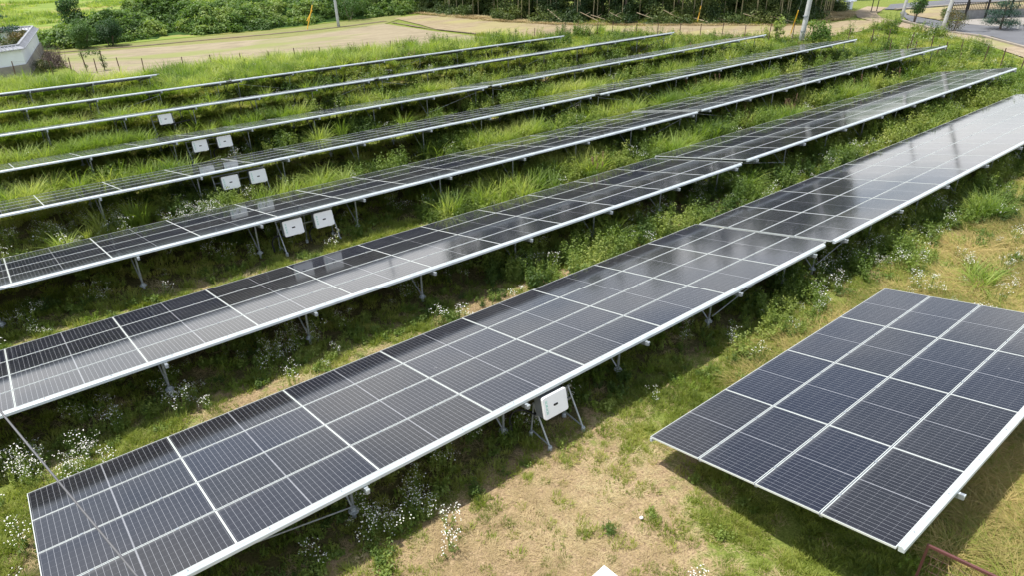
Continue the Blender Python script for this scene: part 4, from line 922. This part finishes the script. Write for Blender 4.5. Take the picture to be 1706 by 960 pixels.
x, y, D, rs = sample(4, 60, 80, 109, DENS(3.4, 500, 1), lambda x, y: (bank_h(x, y) > 0.45) * 1.0 * (0.7 + 0.6 * pat(x, y, 3, 5)), 12, mg=0.05)
s = rs.uniform(0.6, 1.9, len(x)); P = np.stack([x, y, gz(x, y) + bank_h(x, y) - 0.3], 1)
scatter('vine_thicket', ms, P, np.stack([s, s, s * 0.9], 1), np.stack([rs.normal(size=len(x)) * .3, rs.normal(size=len(x)) * .3, rs.rand(len(x)) * 6.28], 1), rs.randint(0, 5, len(x)))

# ------------------------------------------------------------------ bushes and trees
def bush(x, y, r, h, label, mat, n=2600, leaf=0.17, seed=1, name='bush', trunk=0.05, cat='bush', group=None, dz=0.0):
    rr = random.Random(seed); root = empty(name, (x, y, float(gz(x, y)) + dz), label, cat, group)
    bl = [(0, 0, trunk + (h - trunk) * 0.46, r * 0.86, (h - trunk) * 0.46 / r)]
    for k in range(9):
        a = rr.uniform(0, 6.28); q = r * rr.uniform(0.35, 0.75); bl.append((q * math.cos(a), q * math.sin(a), trunk + (h - trunk) * rr.uniform(0.15, 0.80), r * rr.uniform(0.28, 0.5), 0.9))
    me = crown_mesh('crown', bl, n, leaf, mat, seed, 0.7); link('crown', me, root)
    q = MB()
    for k in range(5):
        a = rr.uniform(0, 6.28); q.path([(0.05 * math.cos(a), 0.05 * math.sin(a), -0.15), (r * .15 * math.cos(a), r * .15 * math.sin(a), trunk + 0.1), (r * .45 * math.cos(a), r * .45 * math.sin(a), h * 0.65)], [0.05, 0.035, 0.012], 6)
    q.build('trunk', M['bark'], root); return root
bush(11.7, 81.2, 1.3, 2.9, 'left one of two round clipped dark bushes at the field edge', M['bush'], 7000, 0.13, seed=3)
bush(13.9, 80.8, 1.4, 2.9, 'right one of two round dark bushes, with a grey brown bare patch', M['bush'], 7000, 0.13, seed=4)
bush(12.5, 90.5, 1.3, 4.6, 'upright leafy young tree behind the two round bushes', M['bush'], 3600, 0.2, 5, 'young_tree', 1.0, 'tree')
q = MB(); rr = random.Random(9)
tw = empty('brush_heap', (7.6, 71.6, float(gz(7.6, 71.6))), 'heap of dry dark brushwood at the corner of the white wall', 'brush heap')
for k in range(170):
    a = rr.uniform(0, 6.28); r1 = rr.uniform(0, 1.2); z0 = rr.uniform(0, 0.3); q.tube((r1 * math.cos(a) * 0.8, r1 * math.sin(a) * 1.8, z0), (r1 * math.cos(a) * 0.5 + rr.uniform(-.7, .7), r1 * math.sin(a) * 1.2 + rr.uniform(-.9, .9), rr.uniform(0.5, 2.0)), 0.018, 0.006, n=4)
q.build('twigs', M['twig'], tw)
link('dead_leaves', crown_mesh('dead_leaves', [(0, 0, .5, 1.0, 0.8), (0, 1.2, .4, .8), (0.3, -1.1, .3, .7)], 900, 0.12, M['twig'], 6), tw)
bush(6.6, 69.4, 0.8, 1.2, 'low grey green shrub in front of the brush heap', M['garden'], 900, 0.13, 12)
# garden inside the wall
for k, (x, y, r, h, l) in enumerate([(4.3, 71.6, 1.0, 2.6, 'low mottled garden shrub nearest the inside of the white wall'), (5.1, 73.8, 1.0, 2.7, 'dark garden shrub in the inner corner of the wall'), (5.7, 76.4, 1.0, 2.8, 'reddish green garden shrub in the middle of the walled garden'), (4.2, 77.5, 1.3, 3.1, 'dark broad shrub at the left edge of the walled garden'), (6.4, 79.3, 0.9, 2.7, 'dark shrub near the far bend of the tiled wall')]):
    bush(x, y, r, h, l, M['garden'] if k != 3 else M['bush'], 1800, 0.15, 30 + k)
def pine(x, y, h, pads, label, seed, dz=0.0, dens=420, size=1.0):
    rr = random.Random(seed); root = empty('pine_tree', (x, y, float(gz(x, y)) + dz), label, 'pine tree')
    q = MB(); q.path([(0, 0, -.2), (.12, .05, h * .3), (-.08, 0, h * .6), (.05, 0, h * .92)], [.16, .13, .09, .04], 8)
    bl = []
    for (a, rad, z, pr) in pads:
        px_, py_ = rad * math.cos(a), rad * math.sin(a); bl.append((px_, py_, z, pr, 0.42)); q.path([(0, 0, z - .35), (px_ * .5, py_ * .5, z - .15), (px_, py_, z - .05)], [.06, .045, .02], 6)
    q.build('trunk', M['bark'], root); root.scale = (size,) * 3; link('crown', crown_mesh('crown', bl, dens * len(pads), 0.13, M['pine'], seed, 0.35), root)
pine(4.9, 79.6, 4.2, [(0, 0, 4.1, 1.0), (1.2, 1.0, 3.5, .8), (3.6, 1.1, 3.2, .9), (5.2, 1.3, 2.6, .8), (0.2, 1.3, 2.5, .8)], 'cloud pruned pine rising behind the garden wall', 41)
pine(84.9, 25.9, 4.4, [(0, 0, 4.2, .8), (0.5, .9, 3.4, 1.1), (2.6, .9, 3.3, 1.1), (4.4, .9, 3.2, 1.1), (0, 1.2, 2.3, 1.3), (1.6, 1.3, 2.2, 1.3), (3.1, 1.3, 2.2, 1.3), (4.8, 1.2, 2.2, 1.3), (.8, 1.5, 1.1, 1.5), (2.4, 1.5, 1.1, 1.5), (4.0, 1.5, 1.0, 1.5), (5.6, 1.4, 1.0, 1.4)], 'blue green layered pine beside the driveway at upper right', 42, 0.1, 700, 0.72)
# road side plants
bush(80.4, 28.6, 1.35, 2.2, 'round grey green bush at the foot of the roadside pole', M['garden'], 2200, 0.12, 51, dz=0.1)
bush(84.6, 34.2, 0.9, 3.0, 'small upright tree on the verge between path and road', M['bush'], 1700, 0.17, 52, 'small_tree', 0.8, 'tree', dz=0.1)
bush(83.6, 35.6, 0.5, 0.7, 'tiny green shrub on the verge left of the small upright tree', M['kudzu'], 420, 0.12, 53)
bush(62.6, 33.0, 1.1, 2.6, 'bright leafy sapling right of the thick concrete pole', M['kudzu'], 1500, 0.2, 54)
bush(61.6, 36.6, 0.6, 2.9, 'climbing leaves clinging left of the thick concrete pole', M['kudzu'], 620, 0.18, 55)
bush(91.8, 33.8, 0.7, 1.6, 'dark shrub at the left end of the block wall', M['bush'], 800, 0.13, 56)
for k, (x, y, r, h, l) in enumerate([(86.9, 23.6, 0.8, 1.1, 'low dark hedge ball in front of the layered pine'), (89.6, 23.4, 1.3, 1.7, 'dark hedge ball at the right frame edge by the road'), (41.8, 84.0, 2.6, 4.0, 'very dark broad shrub right of the grey field pole'), (46.5, 88.0, 2.6, 4.2, 'dull green tree at the left tip of the wood'), (27.5, 99.0, 2.2, 4.4, 'dark tree on top of the overgrown bank, at the upper frame edge'), (22.0, 100.0, 1.6, 3.4, 'small rounded tree at the far side of the overgrown bank')]):
    bush(x, y, r, h, l, M['bush'] if k != 3 else M['forest'], 2600, 0.18, 60 + k, 'bush' if k < 3 else 'tree', 0.4, 'bush' if k < 3 else 'tree')
vp = empty('vine_covered_post', (9.2, 66.4, float(gz(9, 66))), 'fence post swallowed by climbing vine near the brush heap', 'vine'); q = MB(); q.tube((0, 0, -.2), (-.1, 0, 1.7), .045, n=6); q.tube((1.3, .2, -.2), (1.3, .2, 1.6), .045, n=6); q.build('post', M['rust'], vp)
link('vine', crown_mesh('vine', [(0, 0, 1.5, .35), (.5, .1, 1.6, .3), (1.0, .2, 1.55, .35), (1.3, .2, 1.0, .3), (1.35, .2, .5, .3), (0, 0, .6, .2)], 700, .11, M['kudzu'], 8), vp)
# ------------------------------------------------------------------ the wood
def culm_meshes(k):
    rr = random.Random(300 + k); h = rr.uniform(13, 17); lean = rr.uniform(-1.2, 1.2); q = MB(); n = 9
    q.path([(lean * (t / n) ** 2 * 1.5, 0.4 * lean * (t / n) ** 2, -0.3 + (h + .3) * t / n) for t in range(n + 1)], [0.06 * (1 - 0.75 * t / n) for t in range(n + 1)], 6)
    tr = q.mesh('trunk', M['bamboo'])
    bl = [(lean * (z / h) ** 2 * 1.5 + rr.uniform(-.7, .7), rr.uniform(-.8, .8), z, rr.uniform(0.9, 1.5), 1.0) for z in [4.5 + i * (h - 4.5) / 8 for i in range(9)]]
    return tr, crown_mesh('crown', bl, 1500, 0.26, M['forest'], 300 + k, 0.25)
def broad_meshes(k):
    rr = random.Random(330 + k); h = rr.uniform(9, 13); q = MB(); q.path([(0, 0, -.3), (rr.uniform(-.2, .2), .1, h * .3), (rr.uniform(-.5, .5), 0, h * .7)], [.2, .15, .07], 8)
    bl = []
    for i in range(16):
        a = rr.uniform(0, 6.28); z = rr.uniform(h * .12, h * .95); r = rr.uniform(.6, 2.2) * (1.1 - .5 * z / h); bl.append((r * math.cos(a), r * math.sin(a), z, rr.uniform(.8, 1.4)))
        if i % 2: q.path([(0, 0, z * .7), (r * .6 * math.cos(a), r * .6 * math.sin(a), z * .9), (r * math.cos(a), r * math.sin(a), z)], [.07, .05, .02], 5)
    return q.mesh('trunk', M['bark']), crown_mesh('crown', bl, 2600, .24, M['forest'], 340 + k, .4)
CM = [culm_meshes(k) for k in range(6)]; BMh = [broad_meshes(k) for k in range(5)]
EDGE = [(51.6, 88), (53.2, 82.5), (54.6, 75.8), (56.2, 68.6), (60.0, 61.8), (65, 55.6), (70.8, 49.6), (75.2, 43.8), (84.5, 43.4), (92.5, 46.8)]
def along(u):
    segs = [math.dist(a, b) for a, b in zip(EDGE, EDGE[1:])]; t = u * sum(segs)
    for (a, b), L in zip(zip(EDGE, EDGE[1:]), segs):
        if t <= L: break
        t -= L
    f = min(1, t / L); dx, dy = (b[0] - a[0]) / L, (b[1] - a[1]) / L; return a[0] + (b[0] - a[0]) * f, a[1] + (b[1] - a[1]) * f, -dy, dx
rr = random.Random(77)
def inst_tree(name, tr, cr_, x, y, s, rz, label, cat, group):
    o = empty(name, (x, y, float(gz(x, y))), label, cat, group, rz); o.scale = (s, s, s); link('trunk', tr, o); link('crown', cr_, o); return o
nb_ = 120
for k in range(nb_):
    u = (k + rr.uniform(0, 1)) / nb_; ex, ey, nx_, ny_ = along(u); d = 0.6 + 11 * rr.random() ** 1.6 * (1 if k % 3 else .25)
    inst_tree('bamboo', *CM[rr.randrange(6)], ex + nx_ * d + rr.uniform(-.3, .3), ey + ny_ * d, rr.uniform(.85, 1.15), rr.uniform(0, 6.28), 'slender leaning bamboo among many others along the dark wood edge', 'bamboo', 'bamboo standing along the wood edge')
for k in range(26):
    u = (k + rr.uniform(0, 1)) / 26; ex, ey, nx_, ny_ = along(u); d = 2.5 + rr.uniform(0, 9)
    inst_tree('broadleaf_tree', *BMh[k % 5], ex + nx_ * d, ey + ny_ * d, rr.uniform(.8, 1.25), rr.uniform(0, 6.28), 'leafy dark tree standing among the bamboo of the wood', 'tree', 'broadleaf trees in the wood')
for k, (x, y) in enumerate([(101, 58), (106, 54), (98, 62), (104, 66), (96, 56), (112, 60)]):
    inst_tree('broadleaf_tree', *BMh[k % 5], x, y, 1.1, k * 1.3, 'leafy dark tree standing among the bamboo of the wood', 'tree', 'broadleaf trees in the wood')
inst_tree('bare_tree', CM[0][0], BMh[2][1], 56.2, 72.2, 0.9, 1.0, 'pale forked trunk at the front of the wood above the tan field', 'tree', None)
ms = [crown_mesh('undergrowth_clump', [(0, 0, 0.3, 0.7, 0.8), (0.5, 0.1, 0.2, 0.45), (-0.45, 0.3, 0.25, 0.5)], 230, 0.19, M['forest'], 260 + k, .5) for k in range(5)]
UP = []; rs = np.random.RandomState(5)
for k in range(1900):
    ex, ey, nx_, ny_ = along(rs.rand()); d = -0.3 + 9 * rs.rand() ** 1.5; z = rs.rand() ** 1.4 * (0.7 + min(d, 3) * 0.9) - 0.25; 
    if vnoise(ex * 1.0, ey * 1.0, 2.5, 8) < 0.35 and d < 2: continue
    UP.append((ex + nx_ * d, ey + ny_ * d, float(gz(ex, ey)) + z))
P = np.array(UP); s = rs.uniform(.6, 1.4, len(P)); scatter('undergrowth', ms, P, np.stack([s, s, s], 1), np.stack([rs.normal(size=len(P)) * .3, rs.normal(size=len(P)) * .3, rs.rand(len(P)) * 6.28], 1), rs.randint(0, 5, len(P)))
# reed edge and litter below the wood
ms = [blade_tuft('litter_tuft', 45, 0.5, 0.5, 0.03, 1.1, [M['straw']], 280 + k, 3, lie=.5) for k in range(3)]
LPn = []
for k in range(900):
    ex, ey, nx_, ny_ = along(rs.rand()); d = -1.6 + 2.4 * rs.rand(); LPn.append((ex + nx_ * d, ey + ny_ * d, float(gz(ex, ey)) + .06))
P = np.array(LPn); s = rs.uniform(.6, 1.3, len(P)); scatter('dry_leaf_litter', ms, P, np.stack([s, s, s], 1), np.stack([s * 0, s * 0, rs.rand(len(P)) * 6.28], 1), rs.randint(0, 3, len(P)))
for k in range(10):
    ex, ey, nx_, ny_ = along([.42, .44, .47, .52, .56, .60, .64, .69, .73, .36][k]); L = rr.uniform(1.6, 3.4); a = rr.uniform(-.6, .6) + math.atan2(ny_, nx_) + 1.57; t = rr.uniform(.1, .5)
    o = empty('fallen_bamboo', (ex - nx_ * .2, ey - ny_ * .2, float(gz(ex, ey)) + .35), 'dead pale bamboo culm lying on the bushes below the wood', 'dead bamboo', 'dead bamboo culms below the wood')
    q = MB(); q.tube((-L / 2 * math.cos(a), -L / 2 * math.sin(a), 0), (L / 2 * math.cos(a), L / 2 * math.sin(a), L * t), .05, .035, n=6); q.build('culm', M['deadwood'], o)
    q = MB(); q.tube((L * .2 * math.cos(a), L * .2 * math.sin(a), L * t * .7), (L * .2 * math.cos(a) + .5, L * .2 * math.sin(a) - .3, L * t * .7 + .3), .02, .01, n=5); q.build('side_branch', M['deadwood'], o)
# distant wooded hills, low on the horizon
hx = []; 
for k in range(181):
    a = R(-70 + k * 1.0); hx.append((math.sin(a), math.cos(a), k))
V = []; F = []
for j, (rad, hf) in enumerate([(300, 0.0), (330, .55), (370, .85), (430, 1.0), (600, .3)]):
    for (sx_, sy_, k) in hx:
        hgt = 21 + 11 * (vnoise(k * 1.0, 3.0, 14, 2) - .4) + 5 * (vnoise(k * 1.0, j * 7.0, 2.2, 4) - .5); V.append((sx_ * rad, sy_ * rad, -1 + max(0, hgt) * hf))
n = 181; F = [(j * n + k + 1, j * n + k, (j + 1) * n + k, (j + 1) * n + k + 1) for j in range(4) for k in range(n - 1)]
tag(link('hills', np_mesh('hills', np.array(V), np.array(F), M['mound'], smooth=True)), kind='structure')

# ------------------------------------------------------------------ upper right: wall, carport, small things
z = float(gz(92, 32)) + .1; bw = empty('block_wall', (90.9, 33.0, z), 'grey concrete block wall topped by a black railing', 'wall')
d = Vector((9.5, -6.3)); L = d.length; d.normalize(); Mw = Matrix(((d.x, -d.y, 0, 0), (d.y, d.x, 0, 0), (0, 0, 1, 0), (0, 0, 0, 1)))
q = MB(); q.box((0, 0, -.3), (L, .2, .9), 0, Mw); q.build('blocks', M['block'], bw); q = MB(); q.box((-.03, -.03, .9), (L, .23, .97), 0, Mw); q.build('coping', M['kerb'], bw)
q = MB(); q.box((0, .08, 1.68), (L, .12, 1.74), 0, Mw); q.box((0, .08, 1.08), (L, .12, 1.12), 0, Mw)
k = 0.05
while k < L: q.box((k, .085, .97), (k + .035, .115, 1.68), 0, Mw); k += .2 if int(k * 5) % 8 else .2
k = 0.0
while k < L: q.box((k, .06, .97), (k + .07, .14, 1.8), 0, Mw); k += 2.0
q.build('railing', M['dark'], bw)
cp = empty('carport', (92.0, 31.9, z), 'dark metal carport posts standing before the block wall', 'carport')
for i, (x, y) in enumerate([(0, 0), (1.7, -1.5), (4.3, -3.0), (8.2, -5.8)]):
    q = MB(); q.box((x - .09, y - .09, -.1), (x + .09, y + .09, 3.1)); q.build('post', M['dark'], cp)
q = MB(); q.box((0, -.09, 3.1), (L * 1.04, .09, 3.3), 0, Mw); q.build('beam', M['dark'], cp)
q = MB(); q.box((-.3, -.3, 3.31), (L * 1.08, 5.0, 3.4), 0, Mw); q.build('roof', M['dark'], cp)
for k, (x, y, l) in enumerate([(86.3, 25.4, 'left one of two small white garden stones by the layered pine'), (86.9, 24.7, 'right one of two small white garden stones by the layered pine')]):
    o = empty('garden_stone', (x - .4, y + .1, z), l, 'stone'); q = MB(); q.lathe([(.16, -.1), (.13, .35), (.08, .5), (.12, .58), (.07, .72), (.02, .76)], n=9); q.build('stone', M['concrete'], o)
ut = empty('outdoor_sink', (95.2, 47.0, float(gz(95, 47)) + .05), 'small pale grey stand with flat top among dark bushes at the top', 'stand'); q = MB(); q.box((-.9, -.4, .9), (.9, .4, 1.02)); q.build('top', M['plaster'], ut); q = MB(); q.box((-.4, -.25, -.3), (.35, .25, .9)); q.build('foot', M['plaster'], ut)
for k, (x, y) in enumerate([(93.6, 43.3), (94.4, 43.0)]):
    o = empty('leaning_stake', (x, y, float(gz(x, y))), ['left one of two dark stakes leaning by the road bend', 'right one of two dark stakes leaning by the road bend'][k], 'stake'); q = MB(); q.tube((0, 0, -.1), (.5, .2, 1.9), .06, .05, n=6); q.build('shaft', M['dark'], o); q = MB(); q.lathe([(.065, 0), (.03, .07)], (.5, .2, 1.88), 6); q.build('tip', M['rust'], o)

# ------------------------------------------------------------------ near the camera
gt = empty('mesh_gate', (9.57, 1.75, 0.36), 'brown painted steel gate leaf with wire mesh at the lower right corner', 'gate')
d = Vector((0.18, -1.0)).normalized(); Mg = Matrix(((d.x, -d.y, 0, 0), (d.y, d.x, 0, 0), (0, 0, 1, 0), (0, 0, 0, 1))); Lg = 1.7; H = 1.16
q = MB(); q.box((0, -.02, H - .045), (Lg, .02, H), 0, Mg); q.box((0, -.02, .06), (Lg, .02, .10), 0, Mg); q.box((0, -.02, .10), (.04, .02, H - .045), 0, Mg); q.box((Lg - .04, -.02, .10), (Lg, .02, H - .045), 0, Mg); q.build('frame', M['brownpaint'], gt)
q = MB(); k = .11
while k < Lg - .05: q.tube(Mg @ Vector((k, 0, .1)), Mg @ Vector((k, 0, H - .05)), .0028, n=5); k += .075
k = .2
while k < H - .08: q.tube(Mg @ Vector((.04, .004, k)), Mg @ Vector((Lg - .04, .004, k)), .0028, n=5); k += .15
q.build('wire_mesh', M['brownpaint'], gt)
q = MB(); q.tube((0, 0, -.35), (0, 0, .06), .022, n=8); q.build('hinge_post', M['brownpaint'], gt)
cb_ = empty('white_cabinet', (5.13, 4.30, 0.40), 'top corner of a white steel cabinet peeking in at the bottom edge', 'cabinet', None, R(-39 + 45 - 2))
q = MB(); q.box((-.5, -.5, 0.05), (0.21, 0.21, 1.22)); q.build('body', M['white_box'], cb_, bevel=.01)
q = MB(); q.add([(-.54, -.54, 1.221), (.25, -.54, 1.221), (.25, .25, 1.221), (-.54, .25, 1.221), (-.50, -.50, 1.30), (.21, -.50, 1.30), (.23, .23, 1.28), (-.50, .21, 1.30)], [(3, 2, 1, 0), (0, 1, 5, 4), (1, 2, 6, 5), (2, 3, 7, 6), (3, 0, 4, 7), (4, 5, 6, 7)]); q.build('roof', M['white_box'], cb_)
q = MB(); q.box((-.46, -.512, .15), (.17, -.501, 1.15)); dr = q.build('door', M['white_box'], cb_); q = MB(); q.tube((.1, -.515, .6), (.1, -.56, .6), .012, n=8); q.box((.085, -.575, .54), (.115, -.56, .72)); q.build('handle', M['steel'], dr)
q = MB(); q.box((-.46, -.46, -.3), (.17, .17, .05)); q.build('plinth', M['kerb'], cb_)
o = MB(); o.lathe([(.02, -.02), (.075, 0), (.085, .03), (.05, .065), (.01, .07)], n=7); o = o.build('white_stone', M['white_box'], None, bevel=.008); o.location = (7.45, 5.55, float(gz(7.5, 5.5)) + .02); o.scale = (.5, .4, .5); tag(o, 'small white stone lying on the dry ground between two tables', 'stone')
def lin(a, b, k): return tuple(a[i] + (b[i] - a[i]) * k for i in range(3))
A = (-0.1217 * 4.6, 1.1892 * 4.6, 10 - 0.5305 * 4.6); Bq = (0.0233 * 3.4, 0.8137 * 3.4, 10 - 0.9079 * 3.4)
q = MB(); pts = []
for k in range(25):
    t = -4.5 + k * 8.0 / 24; p = lin(A, Bq, t); pts.append((p[0], p[1], p[2]))
q.path(pts, 0.0062, 7); oc = q.build('overhead_cable', M['rubbergrey'], smooth=True); tag(oc, 'thin grey cable hanging across the lower left corner above the panels', 'cable')
